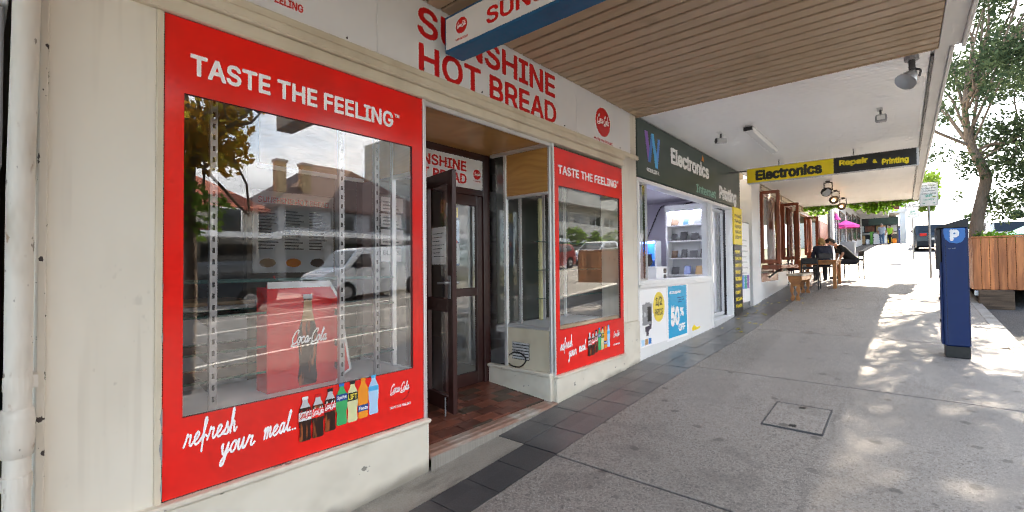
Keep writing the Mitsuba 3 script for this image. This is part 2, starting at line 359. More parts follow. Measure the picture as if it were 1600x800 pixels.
def fitscript(s, x0, x1, z0, zx, w=.17, rot=0.):
    """script lettering, x-height baseline at z0, scaled to run from x0 to x1; zx = x-height"""
    g = script(s, w); a, b, c, d = g.bounds
    g = affinity.translate(affinity.scale(g, (x1-x0)/(c-a), zx, origin=(a, 0)), x0-a, z0)
    return affinity.rotate(g, rot, origin=(x0, z0)) if rot else g
# ------------------------------------------------------------------ scene helpers
_used = set()
def uniq(base):
    k, i = base, 0
    while k in _used: i += 1; k = f'{base}_{i:03d}'
    _used.add(k); return k
def lab(key, label=None, category=None, group=None, kind=None):
    d = labels.setdefault(key, {})
    for a, b in (('label', label), ('category', category), ('group', group), ('kind', kind)):
        if b: d[a] = b
def thing(name, label, category, group=None, kind=None):
    k = uniq(name); lab(k, label, category, group, kind); return k
def part(parent, name, mesh, m, smooth=False, label=None, kind=None, emit=None):
    k = uniq(parent+'__'+name)
    ex = {'emitter': {'type': 'area', 'radiance': rgb(emit)}} if emit else {}
    scene[k] = mikit.ply(mesh, m, smooth=smooth, **ex)
    if label or kind: lab(k, label, None, None, kind)
    return k
def solo(name, label, category, mesh, m, smooth=False, group=None, kind=None):
    k = thing(name, label, category, group, kind)
    scene[k] = mikit.ply(mesh, m, smooth=smooth); return k
def struct(name, mesh=None, m=None, smooth=False):
    k = uniq(name); lab(k, kind='structure')
    if mesh is not None: scene[k] = mikit.ply(mesh, m, smooth=smooth)
    return k
def share(parent, name, ply, tr):
    k = uniq(parent+'__'+name); scene[k] = {**ply, 'to_world': tr}; return k
# ------------------------------------------------------------------ ground, road, footpath
GX = [-400,-60,-20,0,1.5,2.1,3.76,5.5,8.9,10.2,12.5,15.75,20,30,48,62,80,120,400]
GZ = [-4,-2.4,-.9,-.05,.005,.04,.15,.235,.36,.45,.60,.84,1.17,1.86,2.93,3.45,3.6,3.4,3.0]
_G = PchipInterpolator(GX, GZ)
def G(x): return _G(np.asarray(x, float))
def g1(x): return float(_G(x))
def strip(x0, x1, y0, y1, dz, n=40, thick=0., y0dz=0.):
    xs = np.linspace(x0, x1, n+1); a = np.c_[xs, np.full(n+1, y0), G(xs)+dz+y0dz]; b = np.c_[xs, np.full(n+1, y1), G(xs)+dz]
    V = np.vstack([a, b]); f = []
    for i in range(n): f += [[i, i+1, n+2+i], [i, n+2+i, n+1+i]]
    m = tm(V, f)
    if thick:
        V2 = V-[0, 0, thick]; N = len(V)
        f += [[a_+N, c_+N, b_+N] for a_, b_, c_ in f]
        for i in range(n):
            f += [[i, i+N, i+1+N], [i, i+1+N, i+1], [n+1+i, n+2+i+N, n+1+i+N], [n+1+i, n+2+i, n+2+i+N]]
        f += [[0, n+1, n+1+N], [0, n+1+N, N], [n, 2*n+1+N, 2*n+1], [n, n+N, 2*n+1+N]]
        m = tm(np.vstack([V, V2]), f); m.fix_normals()
    return m
gx = np.unique(np.concatenate([np.linspace(-400, -60, 18), np.linspace(-60, 130, 120), np.linspace(130, 600, 20)]))
gy = np.array([-400, -200, -100, -60, -30, -14.5, -13.0, 2.4, 30, 100, 250, 400.])
XX, YY = np.meshgrid(gx, gy, indexing='ij'); ZZ = G(np.clip(XX, -400, 400))-.16-.0*YY
V = np.c_[XX.ravel(), YY.ravel(), ZZ.ravel()]; ny = len(gy)
f = [[i*ny+j, (i+1)*ny+j, (i+1)*ny+j+1] for i in range(len(gx)-1) for j in range(ny-1)]+[[i*ny+j, (i+1)*ny+j+1, i*ny+j+1] for i in range(len(gx)-1) for j in range(ny-1)]
struct('ground', tm(V, f), M_ground)
road = struct('road', strip(-60, 130, -12.8, -.2, -.13, 120), M_road)
part(road, 'parking_line', strip(-40, 90, -6.9, -6.78, -.126, 100), M_line)
part(road, 'centre_line', strip(-40, 90, -9.05, -8.93, -.126, 100), M_line)
part(road, 'edge_line', strip(-40, 90, -3.35, -3.25, -.126, 100), M_line)
struct('far_footpath', strip(-60, 130, -18, -12.8, 0, 120, .2), M_kerb)
fp = struct('footpath')
part(fp, 'bed', cat(strip(-60, 32.5, -1.06, 2.66, -.022, 120), strip(32.5, 130, -.30, 2.66, -.022, 80)), M_grout)
joints = [2.84-2.95*k for k in range(7, 0, -1)]+[2.84, 5.78, 8.9]+[8.9+2.95*k for k in range(1, 28)]
for i in range(len(joints)-1):
    if joints[i] > 75 or joints[i+1] < -12: continue
    part(fp, 'slab', strip(joints[i]+.009, joints[i+1]-.009, -1.045 if joints[i+1] < 32.6 else -.285, 2.005, 0, 6, .05, y0dz=-.02), M_slab)
part(fp, 'slab_far_end', strip(joints[-1], 130, -.285, 2.005, 0, 20, .05, y0dz=-.02), M_slab)
for k in range(-4, 14):
    part(fp, 'kerb_stone', strip(-2+k*2.4+.004, .4+k*2.4-.004, -1.20, -1.05, -.018, 3, .2), M_kerb)
part(fp, 'kerb_far_run', strip(32.5, 130, -.45, -.30, -.018, 60, .2), M_kerb)
part(fp, 'kerb_return', strip(31.6, 32.5, -1.19, -.30, -.019, 3, .2), M_kerb)
# stone tile strip along the shops
part(fp, 'cement_strip', strip(-6, 2.86, 2.325, 2.66, -.004, 12, .04), M_screed)
x = 2.855-.318*20
while x < 2.8:
    part(fp, 'paving_tile', strip(x+.004, x+.314, 2.014, 2.318, -.002+rng.uniform(-.001, .001), 1, .04), M_ptile); x += .318
x = 2.866
while x < 12.3:
    for y0, y1 in ((2.014, 2.325), (2.333, 2.655)):
        part(fp, 'paving_tile', strip(x+.004, x+.394, y0, y1, -.002+rng.uniform(-.0015, .0015), 1, .04), M_ptile)
    x += .40
part(fp, 'paving_run', strip(x, 60, 2.014, 2.66, -.002, 40, .04), M_ptile)
# manhole lid
mh = thing('manhole_cover', 'rectangular concrete filled access lid set flush in the footpath', 'manhole cover')
mx0, mx1, my0, my1 = 4.26, 4.90, .50, .93
fr = []
for a in (strip(mx0, mx1, my0, my0+.008, .003, 2, .02), strip(mx0, mx1, my1-.008, my1, .003, 2, .02), strip(mx0, mx0+.008, my0, my1, .0035, 1, .02), strip(mx1-.008, mx1, my0, my1, .0045, 1, .02)): fr.append(a)
part(mh, 'rim', cat(*fr), M_dgrey)
part(mh, 'lid', strip(mx0+.011, mx1-.011, my0+.011, my1-.011, .0025, 2, .02), M_slab)
for xx in (mx0+.05, mx1-.10):
    part(mh, 'key_hole', strip(xx, xx+.05, .69, .74, .0055, 1, .01), M_black)
# ------------------------------------------------------------------ bread shop
YF = 2.65
bs = thing('bread_shop', 'cream painted corner shopfront with two red framed display windows and recessed doorway', 'shop')
WT = 2.92
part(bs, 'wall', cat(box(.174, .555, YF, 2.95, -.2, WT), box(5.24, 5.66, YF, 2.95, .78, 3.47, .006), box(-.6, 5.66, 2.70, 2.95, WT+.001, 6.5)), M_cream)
part(bs, 'pier_base', box(5.236, 5.664, YF-.018, 2.95, -.1, .775, .012), M_plinth, label='chipped cream pier base')
part(bs, 'worn_edge_strip', box(.172, .200, YF-.028, 2.7, -.2, 3.2, .004), M_worn, label='cream timber edge strip with nail holes and flaking paint')
part(bs, 'corner_strip', box(.556, .584, YF-.012, 2.68, .41, 2.722, .003), M_trim)
part(bs, 'moulding', cat(box(.20, 5.235, YF-.030, 2.70, 2.724, 2.80, .006), box(.16, 5.24, YF-.055, 2.70, 2.802, 2.865, .01), box(.16, 5.66, YF-.035, 2.70, 2.867, WT-.002, .006)), M_trim)
part(bs, 'plinth', box(.199, 2.146, YF-.035, 2.95, -.25, .385, .008), M_plinth)
part(bs, 'plinth_ledge', box(.199, 2.152, YF-.055, 2.95, .387, .415, .008), M_plinth)
part(bs, 'plinth', box(3.742, 5.236, YF-.035, 2.95, -.2, .385, .008), M_plinth)
part(bs, 'plinth_ledge', box(3.738, 5.238, YF-.050, 2.95, .387, .412, .008), M_plinth)
part(bs, 'doorway_plinth', box(3.70, 3.76, 2.66, 3.50, 0, .40, .008), M_plinth)
part(bs, 'doorway_plinth_ledge', box(3.685, 3.762, 2.662, 3.52, .402, .435, .008), M_plinth)
part(bs, 'edge_strip', box(2.119, 2.146, YF-.016, 2.69, .416, 2.722, .003), M_alu)
part(bs, 'edge_strip', box(3.742, 3.766, YF-.016, 2.69, .413, 2.722, .003), M_alu)
def ring(x0, x1, z0, z1, a0, a1, b0, b1): return sbox(x0, z0, x1, z1).difference(sbox(a0, b0, a1, b1))
BOT = Polygon([(-.33,0),(.33,0),(.40,.04),(.38,.12),(.36,.30),(.42,.40),(.44,.55),(.44,.64),(.38,.74),(.20,.86),(.17,.90),(.17,.93),(-.17,.93),(-.17,.90),(-.20,.86),(-.38,.74),(-.44,.64),(-.44,.55),(-.42,.40),(-.36,.30),(-.38,.12),(-.40,.04)])
def prints(par, X, y):
    """flat printed decoration on the vinyl; X maps panel fraction 0..1 to metres"""
    sp = [(.437, .0, M_cola, M_white, M_white, 'c'), (.487, .0, M_cola, M_red, M_letred, 'c'), (.537, .015, M_cola, M_letred, M_black, 'c'), (.586, .03, M_bgreen, M_navy, M_meter2, 's'), (.634, .03, M_bpale, M_black, M_black, 'l'), (.683, .035, M_borange, M_navy, M_orange, 'f'), (.733, .04, M_bwater, M_sky, M_sky, 'w')]
    s = X(1)-X(0)
    for i, (u, dz, mb, ml, mc, kd) in enumerate(sp):
        w = .049*s/.88; h = .252; cx, z0 = X(u), .508+dz
        yy = y-.001*(6-i)-.001
        shp = lambda g: affinity.translate(affinity.scale(g, w, h, origin=(0, 0)), cx, z0)
        b = part(par, 'bottle_print', onwall(shp(BOT), yy, .0008), mb, label=None)
        part(b, 'cap', onwall(shp(sbox(-.20, .925, .20, 1.0)), yy-.0003, .0008), mc)
        if kd == 'c': part(b, 'neck', onwall(shp(Polygon([(-.17,.93),(.17,.93),(.19,.86),(.36,.75),(-.36,.75),(-.19,.86)])), yy-.0002, .0008), M_lgrey)
        lb = {'c': (.46, .66), 's': (.58, .74), 'l': (.52, .72), 'f': (.17, .33), 'w': (.60, .72)}[kd]
        part(b, 'label', onwall(shp(sbox(-.43, lb[0], .43, lb[1])), yy-.0004, .0008), ml)
        if kd == 'c': part(b, 'lettering', onwall(fitscript('CocaCola', cx-.40*w, cx+.40*w, z0+(lb[0]+.07)*h, .085*h, .2), yy-.0013, .0008), M_letwhite if ml != M_white else M_letred)
        elif kd == 'l': part(b, 'lettering', onwall(fit('LIFT', cx-.36*w, cx+.36*w, z0+(lb[0]+.04)*h, .12*h, .02), yy-.0013, .0008), M_pyellow)
        elif kd == 's': part(b, 'lettering', onwall(fit('Sprite', cx-.36*w, cx+.36*w, z0+(lb[0]+.05)*h, .07*h), yy-.0013, .0008), M_letwhite)
        elif kd == 'f': part(b, 'lettering', onwall(fit('Fanta', cx-.36*w, cx+.36*w, z0+(lb[0]+.04)*h, .08*h), yy-.0013, .0008), M_letwhite)
    part(par, 'lettering', onwall(fitscript('refresh', X(.052), X(.21), .640, .058, .2, 6), y-.0015, .0012), M_letwhite, label='white script refresh')
    part(par, 'lettering', onwall(fitscript('your', X(.15), X(.265), .555, .055, .2, 4), y-.0015, .0012), M_letwhite, label='white script your')
    part(par, 'lettering', onwall(fitscript('meal...', X(.29), X(.405), .580, .055, .2, 4), y-.0015, .0012), M_letwhite, label='white script meal')
    cx = X(.868)
    part(par, 'logo', onwall(fitscript('Coca-Cola', X(.815), X(.918), .650, .030, .2), y-.0015, .0012), M_letwhite)
    ringp = Point(0, 0).buffer(1, 24).difference(Point(0, 0).buffer(.95, 24)).intersection(sbox(-.1, -1, 1, .3))
    part(par, 'logo_arc', onwall(affinity.translate(affinity.scale(ringp, .052*s/1.5, .072, origin=(0, 0)), X(.885), .660), y-.0012, .001), M_maroon)
    part(par, 'lettering', onwall(fit('TASTE THE FEELING', X(.812), X(.925), .545, .016), y-.0015, .0012), M_letwhite)
def window(x0, x1, z0, z1, a0, a1, b0, b1, t0, t1, tz, th, lbl):
    p = part(bs, 'window_surround', cat(onwall(ring(x0, x1, z0, z1, a0, a1, b0, b1), YF, .004)), M_red, label=lbl)
    part(p, 'gasket', onwall(sbox(x0-.010, z0-.012, x1+.006, z1+.010).difference(sbox(x0+.001, z0+.001, x1-.001, z1-.001)), YF+.003, .005), M_gasket)
    part(p, 'backing', onwall(ring(x0, x1, z0, z1, a0, a1, b0, b1), YF+.018, .016), M_maroon)
    X = lambda u: x0+u*(x1-x0)
    yf = YF-.004
    part(p, 'lettering', onwall(fit('TASTE THE FEELING', t0, t1, tz, th, .016), yf, .0015), M_letwhite, label='white slogan lettering')
    part(p, 'lettering', onwall(fit('TM', t1+.012, t1+.05, tz+th*.75, th*.25), yf, .0012), M_letwhite)
    prints(p, X, yf)
    part(bs, 'window_pane', paneY(a0, a1, b0, b1, YF+.010), M_pane)
window(.588, 2.117, .420, 2.720, .666, 2.030, .787, 2.357, .690, 1.868, 2.459, .096, 'red printed vinyl surround of the wide left display window')
window(3.768, 5.232, .415, 2.692, 3.850, 5.160, .852, 2.312, 3.845, 5.09, 2.437, .083, 'red printed vinyl surround of the right display window')
# doorway: floor, soffit, returns
def floorz(y): return .165+(y-2.65)*.085
fl = part(bs, 'doorway_floor', tm([(2.146,2.60,.135),(3.745,2.60,.135),(3.745,3.6,floorz(3.6)-.008),(2.146,3.6,floorz(3.6)-.008),(2.146,2.60,-.1),(3.745,2.60,-.1)], [[0,1,2],[0,2,3],[0,5,1],[0,4,5]]), M_screed)
part(fl, 'nosing', box(2.148, 3.74, 2.606, 2.655, .118, .160, .005), M_steel)
part(fl, 'nosing', box(2.148, 3.74, 2.658, 2.735, .125, .1655, .004), M_steel)
row = 0; y = 2.74
while y < 3.49:
    x = 2.15-(.118 if row % 2 else 0)
    while x < 3.74:
        a, b = max(x+.003, 2.15), min(x+.233, 3.742)
        if b-a > .03:
            z0, z1 = floorz(y+.003), floorz(y+.112); h = rng.uniform(-.0012, .0012)
            part(fl, 'floor_tile', man(m3.Manifold.hull_points(np.array([(a, y+.003, z0-.02), (b, y+.003, z0-.02), (a, y+.112, z1-.02), (b, y+.112, z1-.02), (a, y+.003, z0-.003+h), (b, y+.003, z0-.003+h), (a, y+.112, z1-.003+h), (b, y+.112, z1-.003+h), (a+.003, y+.006, z0+h), (b-.003, y+.006, z0+h), (a+.003, y+.109, z1+h), (b-.003, y+.109, z1+h)]))), M_dtile)
        x += .236
    y += .115; row += 1
part(bs, 'doorway_soffit', box(2.147, 3.74, 2.68, 3.60, 2.725, 2.745), M_ply, label='varnished plywood doorway soffit')
part(bs, 'soffit_trim', cat(box(3.70, 3.738, 2.68, 3.45, 2.690, 2.724, .003), box(2.147, 3.74, 2.655, 2.679, 2.69, 2.723, .003)), M_alu)
# right return
rr = part(bs, 'return_frame', cat(box(3.728, 3.768, 3.245, 3.285, .436, 2.69, .003), box(3.730, 3.766, 2.668, 2.695, .436, 2.69, .003), box(3.731, 3.765, 2.695, 3.245, 2.215, 2.245, .003), box(3.731, 3.765, 2.695, 3.245, .85, .885, .003)), M_alu)
part(rr, 'ply_panel', box(3.742, 3.756, 2.695, 3.245, 2.246, 2.69), M_ply, label='varnished plywood panel above the return glass')
part(rr, 'low_panel', box(3.740, 3.752, 2.695, 3.245, .436, .849), M_trim)
for k in range(6):
    part(rr, 'vent_slat', box(3.731, 3.739, 2.96, 3.18, .53+.03*k, .548+.03*k, .002), M_lgrey)
part(rr, 'vent_recess', box(3.7385, 3.7398, 2.955, 3.185, .52, .70), M_dgrey)
part(bs, 'return_pane', paneX(2.695, 3.245, .886, 2.214, 3.748), M_pane)
part(bs, 'return_pane', paneX(3.286, 3.46, .45, 2.68, 3.748), M_pane)
cb = solo('power_cable', 'black power cable coiled on the doorway ledge by the vent', 'cable', tube(spline([(3.705, 3.20, .56), (3.70, 3.12, .60), (3.698, 3.02, .59), (3.70, 2.97, .53), (3.705, 3.05, .455), (3.70, 3.15, .45), (3.698, 3.20, .47)], 6), .007, 6), M_black, True)
# left return
lr = part(bs, 'return_frame', cat(box(2.122, 2.16, 3.02, 3.05, .2, 2.69, .003), box(2.124, 2.158, 2.70, 3.02, 2.18, 2.215, .003)), M_alu)
part(bs, 'return_pane', paneX(2.70, 3.49, .75, 2.18, 2.14), M_pane)
part(bs, 'return_low_panel', box(2.13, 2.15, 2.70, 3.49, .15, .749), M_inwhite)
part(bs, 'return_ply_panel', box(2.13, 2.15, 2.70, 3.49, 2.216, 2.72), M_ply)
# door set
ds = thing('shop_doors', 'dark maroon timber and glass shop doors with one leaf standing open', 'door')
YD = 3.50
part(ds, 'jamb', box(3.648, 3.745, YD, 3.60, .2, 2.74, .004), M_dkframe)
part(ds, 'jamb', box(2.16, 2.26, YD, 3.60, .15, 2.74, .004), M_dkframe)
part(ds, 'head', box(2.261, 3.647, YD+.002, 3.60, 2.655, 2.742, .004), M_dkframe)
part(ds, 'transom', box(2.261, 3.647, YD+.002, 3.60, 2.262, 2.330, .004), M_dkframe)
part(ds, 'side_panel', cat(box(2.261, 2.33, YD+.01, 3.58, .2, 2.261, .003), box(2.66, 2.74, YD+.01, 3.58, .2, 2.261, .003), box(2.331, 2.659, YD+.012, 3.578, .2, .38), box(2.331, 2.659, YD+.012, 3.578, 2.16, 2.26)), M_dkframe)
part(ds, 'pane', paneY(2.331, 2.659, .38, 2.16, YD+.04), M_pane)
def leaf(o, ux, w, zb, zt, lbl, mids):
    """door leaf from the point o along the unit vector ux, thickness 44 mm"""
    R = np.array([[ux[0], -ux[1], 0], [ux[1], ux[0], 0], [0, 0, 1]])
    at = lambda m: tf(m, R, (o[0], o[1], 0))
    t = .044
    d = part(ds, 'leaf', at(cat(box(0, .085, 0, t, zb, zt, .004), box(w-.085, w, 0, t, zb, zt, .004), box(.085, w-.085, .001, t-.001, zb, zb+.13, .003), box(.085, w-.085, .001, t-.001, zt-.11, zt, .003), box(.085, w-.085, .001, t-.001, mids[0], mids[1], .003))), M_dkframe, label=lbl)
    part(d, 'pane', at(paneY(.085, w-.085, zb+.13, mids[0], t/2)), M_pane)
    part(d, 'pane', at(paneY(.085, w-.085, mids[1], zt-.11, t/2)), M_pane)
    return d, at
l1, at1 = leaf((3.10, YD+.02), (1, 0), .546, .243, 2.262, 'closed right door leaf', (1.185, 1.270))
ux = np.array([2.685-2.80, 2.955-3.49]); W = float(np.linalg.norm(ux)); ux = ux/W
l2, at2 = leaf((2.80, 3.49), ux, W, .235, 2.345, 'open left door leaf folded out into the doorway', (1.10, 1.22))
# handle, closer bolt on the open leaf
part(l2, 'handle', at2(cat(cyl((W-.05, 0, 1.36), (W-.05, -.05, 1.36), .014), cyl((W-.05, -.05, 1.36), (W-.16, -.055, 1.355), .010), box(W-.075, W-.025, -.006, 0, 1.22, 1.42, .003))), M_galv, True)
part(l2, 'handle', at2(cat(cyl((W-.05, .044, 1.36), (W-.05, .09, 1.36), .014), cyl((W-.05, .09, 1.36), (W-.16, .095, 1.355), .010), box(W-.075, W-.025, .044, .05, 1.22, 1.42, .003))), M_galv, True)
part(l2, 'bolt', at2(cyl((W-.11, -.015, .14), (W-.11, -.015, .36), .007)), M_galv, True)
nt = thing('paper_notice', 'white paper notice taped inside the open door leaf glass', 'notice')
part(nt, 'sheet', at2(box(.12, W-.16, .0275, .029, 1.52, 1.86)), M_letwhite)
part(nt, 'print', at2(cat(*[box(.14, W-.19-.04*(k % 3), .0292, .0297, 1.80-.035*k, 1.806-.035*k) for k in range(7)], *[box(.14, W-.19-.04*(k % 3), .0268, .0273, 1.80-.035*k, 1.806-.035*k) for k in range(7)])), M_dgrey)
# transom sign
ts = thing('transom_sign', 'white transom sign with red bakery name above the dark doors', 'sign')
part(ts, 'board', box(2.262, 3.646, YD+.015, YD+.03, 2.331, 2.654), M_signw)
part(ts, 'lettering', onwall(fit('SUNSHINE', 2.60, 3.40, 2.510, .098, .01), YD+.015, .002), M_letred)
part(ts, 'lettering', onwall(fit('HOT BREAD', 2.60, 3.40, 2.375, .098, .01), YD+.015, .002), M_letred)
part(ts, 'logo_disc', onwall(Point(3.56, 2.495).buffer(.055, 16), YD+.015, .002), M_letred)
part(ts, 'logo_lettering', onwall(fitscript('Coca-Cola', 3.515, 3.605, 2.488, .016, .2), YD+.0128, .001), M_letwhite)
part(ts, 'lettering', onwall(fit('TASTE THE FEELING', 3.51, 3.61, 2.415, .011), YD+.015, .0015), M_letred)
# signboard above
sb = thing('shop_signboard', 'long white signboard with red bakery name and red discs over the shopfront', 'signboard')
cuts = [-.6, .52, 1.74, 2.968, 4.19, 5.465]
for a, b in zip(cuts[:-1], cuts[1:]):
    part(sb, 'panel', box(a+.0015, b-.0015, YF-.012, 2.699, WT+.004, 3.50, .0015), M_signw)
ys = YF-.012
part(sb, 'lettering', onwall(fit('SUNSHINE', 2.075, 3.795, 3.190, .205, .006), ys, .003), M_letred, label='red lettering SUNSHINE')
part(sb, 'lettering', onwall(fit('HOT BREAD', 2.085, 3.810, 2.925, .195, .006), ys, .003), M_letred, label='red lettering HOT BREAD')
def disc(par, cx, cz, r, y, tx=True):
    part(par, 'logo_disc', onwall(Point(cx, cz).buffer(r, 24), y, .002), M_letred)
    part(par, 'logo_lettering', onwall(fitscript('Coca-Cola', cx-.82*r, cx+.82*r, cz-.12*r, .30*r, .2), y-.0022, .001), M_letwhite)
disc(sb, 4.765, 3.165, .168, ys)
part(sb, 'lettering', onwall(fit('TASTE THE FEELING', 4.55, 4.99, 2.935, .026), ys, .002), M_letred)
disc(sb, 1.03, 3.30, .168, ys)
part(sb, 'lettering', onwall(fit('TASTE THE FEELING', .80, 1.243, 2.985, .042, .012), ys, .002), M_letred, label='small red slogan at the left end')
for x in np.arange(.3, 5.6, .61):
    part(sb, 'screw', cyl((x, ys, WT+.025), (x, ys-.006, WT+.025), .008, .006, 8), M_dgrey)
# display bay fittings (left)
def bay(x0, x1, ups, lblp):
    part(bs, 'bay_floor', box(x0, x1, 2.675, 3.45, .70, .735), M_inwhite)
    for i, (x, y) in enumerate(ups):
        u = part(bs, 'shelf_upright', box(x-.018, x+.018, y, y+.03, .736, 2.55), M_galv)
        part(u, 'slot_row', cat(*[box(x-.006, x+.006, y-.0015, y+.001, z, z+.028) for z in np.arange(.78, 2.5, .062)]), M_black)
bay(.60, 2.13, [(.858, 2.86), (1.61, 2.86), (1.895, 2.88), (1.0, 3.35), (1.9, 3.42)], '')
for k, z in enumerate((1.42, 1.225, 1.02, .865)):
    s_ = thing('glass_shelf', f'empty green edged glass shelf, {("top", "second", "third", "lowest")[k]} of four in the left display window', 'shelf', 'glass shelves in the left display window')
    part(s_, 'sheet', box(.64, 2.10, 2.98, 3.34, z, z+.008), M_pane)
    part(s_, 'edge', cat(box(.64, 2.10, 2.974, 2.979, z-.002, z+.011), box(.64, 2.10, 3.341, 3.346, z-.002, z+.011)), M_glassedge)
    part(s_, 'bracket', cat(*[man(m3.Manifold.hull_points(np.array([(x-.006, 2.90, z-.002), (x+.006, 2.90, z-.002), (x-.006, 3.2, z-.002), (x+.006, 3.2, z-.002), (x-.006, 2.90, z-.05), (x+.006, 2.90, z-.05)]))) for x in (.858, 1.61)]), M_dgrey)
part(bs, 'bay_bulkhead', box(1.30, 2.10, 3.40, 3.42, 2.23, 2.80), M_ply)
part(bs, 'bay_bulkhead_trim', box(1.28, 2.10, 3.385, 3.399, 2.20, 2.23), M_inwhite)
# right bay
part(bs, 'bay_floor', box(3.78, 5.22, 2.675, 3.45, .78, .845), M_inwhite)
part(bs, 'bay_sill', box(3.85, 5.16, 2.675, 2.72, .846, .885), M_tan)
for x in (4.05, 4.50, 4.95):
    part(bs, 'shelf_upright', box(x-.012, x+.012, 3.30, 3.33, .85, 2.5), M_inwhite)
part(bs, 'light_tube', box(4.08, 4.12, 3.05, 3.09, .90, 2.25, .008), M_bpale)
part(bs, 'light_tube', box(4.30, 4.33, 3.20, 3.23, .90, 2.25, .008), M_inwhite)
part(bs, 'bay_back', box(3.80, 5.2, 3.44, 3.46, .86, 2.95), M_bayback)
for k, z in enumerate((1.75, 1.45, 1.15)):
    s_ = thing('glass_shelf', f'empty glass shelf, {("top", "middle", "bottom")[k]} of three in the right display window', 'shelf', 'glass shelves in the right display window')
    part(s_, 'sheet', box(3.82, 5.18, 2.92, 3.28, z, z+.008), M_pane)
    part(s_, 'edge', box(3.82, 5.18, 2.914, 2.919, z-.001, z+.009), M_glassedge)
# strip light tubes in right bay
# room behind
part(bs, 'room_floor', box(-.5, 5.65, 3.601, 8.0, .10, .235), M_floorin)
part(bs, 'room_wall', cat(box(-.5, 5.65, 8.0, 8.1, .1, 3.2), box(-.6, -.5, 2.95, 8.1, .1, 3.2), box(5.55, 5.65, 2.951, 8.0, .1, 3.2)), M_tanwall)
part(bs, 'room_ceiling', box(-.5, 5.55, 2.96, 8.0, 3.0, 3.05), M_ceil)
part(bs, 'room_partition', cat(box(1.9, 2.9, 5.3, 5.4, .236, 2.99)), M_tanwall)
# fridge like red display unit in the bay
fr = thing('red_drinks_stand', 'red cardboard drinks stand with a cola bottle print behind the left window', 'display stand')
part(fr, 'front', onwall(Polygon([(1.17, .738), (1.62, .738), (1.72, .80), (1.63, 1.30), (1.57, 1.40), (1.17, 1.40)]), 2.96, .012), M_redin)
part(fr, 'body', tf(ext(Polygon([(1.175, .736), (1.61, .736), (1.70, .80), (1.61, 1.29), (1.56, 1.38), (1.175, 1.38)]), .15), FA, (0, 3.12, 0)), M_redin)
part(fr, 'edge', onwall(LineString([(1.62, .740), (1.72, .80), (1.63, 1.30), (1.57, 1.40)]).buffer(.008), 2.948, .002), M_inwhite)
part(fr, 'price_rail', box(1.17, 1.57, 2.943, 2.947, 1.375, 1.415), M_inwhite)
bb = lambda g: affinity.translate(affinity.scale(g, .15, .58, origin=(0, 0)), 1.42, .75)
GB = Polygon([(-.36,0),(.36,0),(.42,.08),(.36,.22),(.40,.40),(.46,.52),(.36,.64),(.20,.80),(.17,.95),(-.17,.95),(-.20,.80),(-.36,.64),(-.46,.52),(-.40,.40),(-.36,.22),(-.42,.08)])
bt = part(fr, 'bottle_print', onwall(bb(GB), 2.948, .001), M_cola)
part(bt, 'cap', onwall(bb(sbox(-.2, .95, .2, 1.0)), 2.947, .001), M_lgrey)
part(bt, 'glint', onwall(bb(Polygon([(-.17,.93),(.17,.93),(.2,.80),(.3,.70),(-.3,.70),(-.2,.80)])), 2.9465, .001), M_tan)
part(fr, 'lettering', onwall(fitscript('Coca-Cola', 1.31, 1.55, 1.02, .042, .2), 2.9455, .001), M_letwhite)
# menu board
mb = thing('menu_board', 'pale menu board with red bakery name and rows of dishes inside the shop', 'menu board')
YM = 5.28
part(mb, 'board', box(1.95, 2.86, YM, YM+.018, 1.45, 2.35), M_inwhite)
part(mb, 'lettering', onwall(fit('SUNSHINE HOT BREAD', 2.0, 2.80, 2.22, .06), YM, .002), M_letred)
ln = []
for c in range(3):
    for k in range(13):
        w_ = .12+.10*rng.random()
        ln.append(sbox(2.0+c*.28, 2.13-.035*k, 2.0+c*.28+w_, 2.145-.035*k))
part(mb, 'print', onwall(shapely.union_all(ln), YM, .0015), M_dgrey)
for k, (x, mm) in enumerate(((2.10, M_tan), (2.38, M_orange), (2.66, M_brown))):
    part(mb, 'dish_print', onwall(affinity.scale(Point(x, 1.56).buffer(.07, 10), 1.2, .7), YM, .002), mm)
# notices on side pane, can poster, energy drink poster
for k, (z0, z1) in enumerate(((2.0, 2.13), (1.86, 1.98), (1.70, 1.84), (1.55, 1.68))):
    n_ = thing('window_notice', ('small white notice stuck on the dark glass beside the door, ' + ('top of a column', 'second in a column', 'third in a column', 'bottom of a column ')[k]), 'notice')
    part(n_, 'sheet', box(2.36, 2.60-.02*(k % 2), YD+.030, YD+.032, z0, z1), M_letwhite)
    part(n_, 'print', onwall(fit(('OPEN', 'HOURS', 'ATM', 'GLASS')[k], 2.38, 2.56, z0+.06, .04) if k == 3 else shapely.union_all([sbox(2.38, z0+.02+.03*j, 2.55-.02*j, z0+.032+.03*j) for j in range(3)]), YD+.0295, .001), M_grey)
dp = thing('drinks_poster', 'blue and silver can poster behind the closed door glass', 'poster')
part(dp, 'can', onwall(sbox(3.24, 1.52, 3.36, 2.0).buffer(.012), YD+.10, .004), M_navy)
part(dp, 'can_panel', onwall(Polygon([(3.23,1.76),(3.30,1.99),(3.37,1.99),(3.37,1.76)]), YD+.096, .001), M_bwater)
part(dp, 'can_panel', onwall(Polygon([(3.30,1.53),(3.37,1.53),(3.37,1.75),(3.30,1.75)]), YD+.096, .001), M_lgrey)
part(dp, 'emblem', onwall(affinity.scale(Point(3.30, 1.76).buffer(.035, 10), 1.2, .8), YD+.0955, .001), M_letred)
part(dp, 'top_card', box(3.23, 3.35, YD+.095, YD+.099, 2.02, 2.13), M_pyellow)
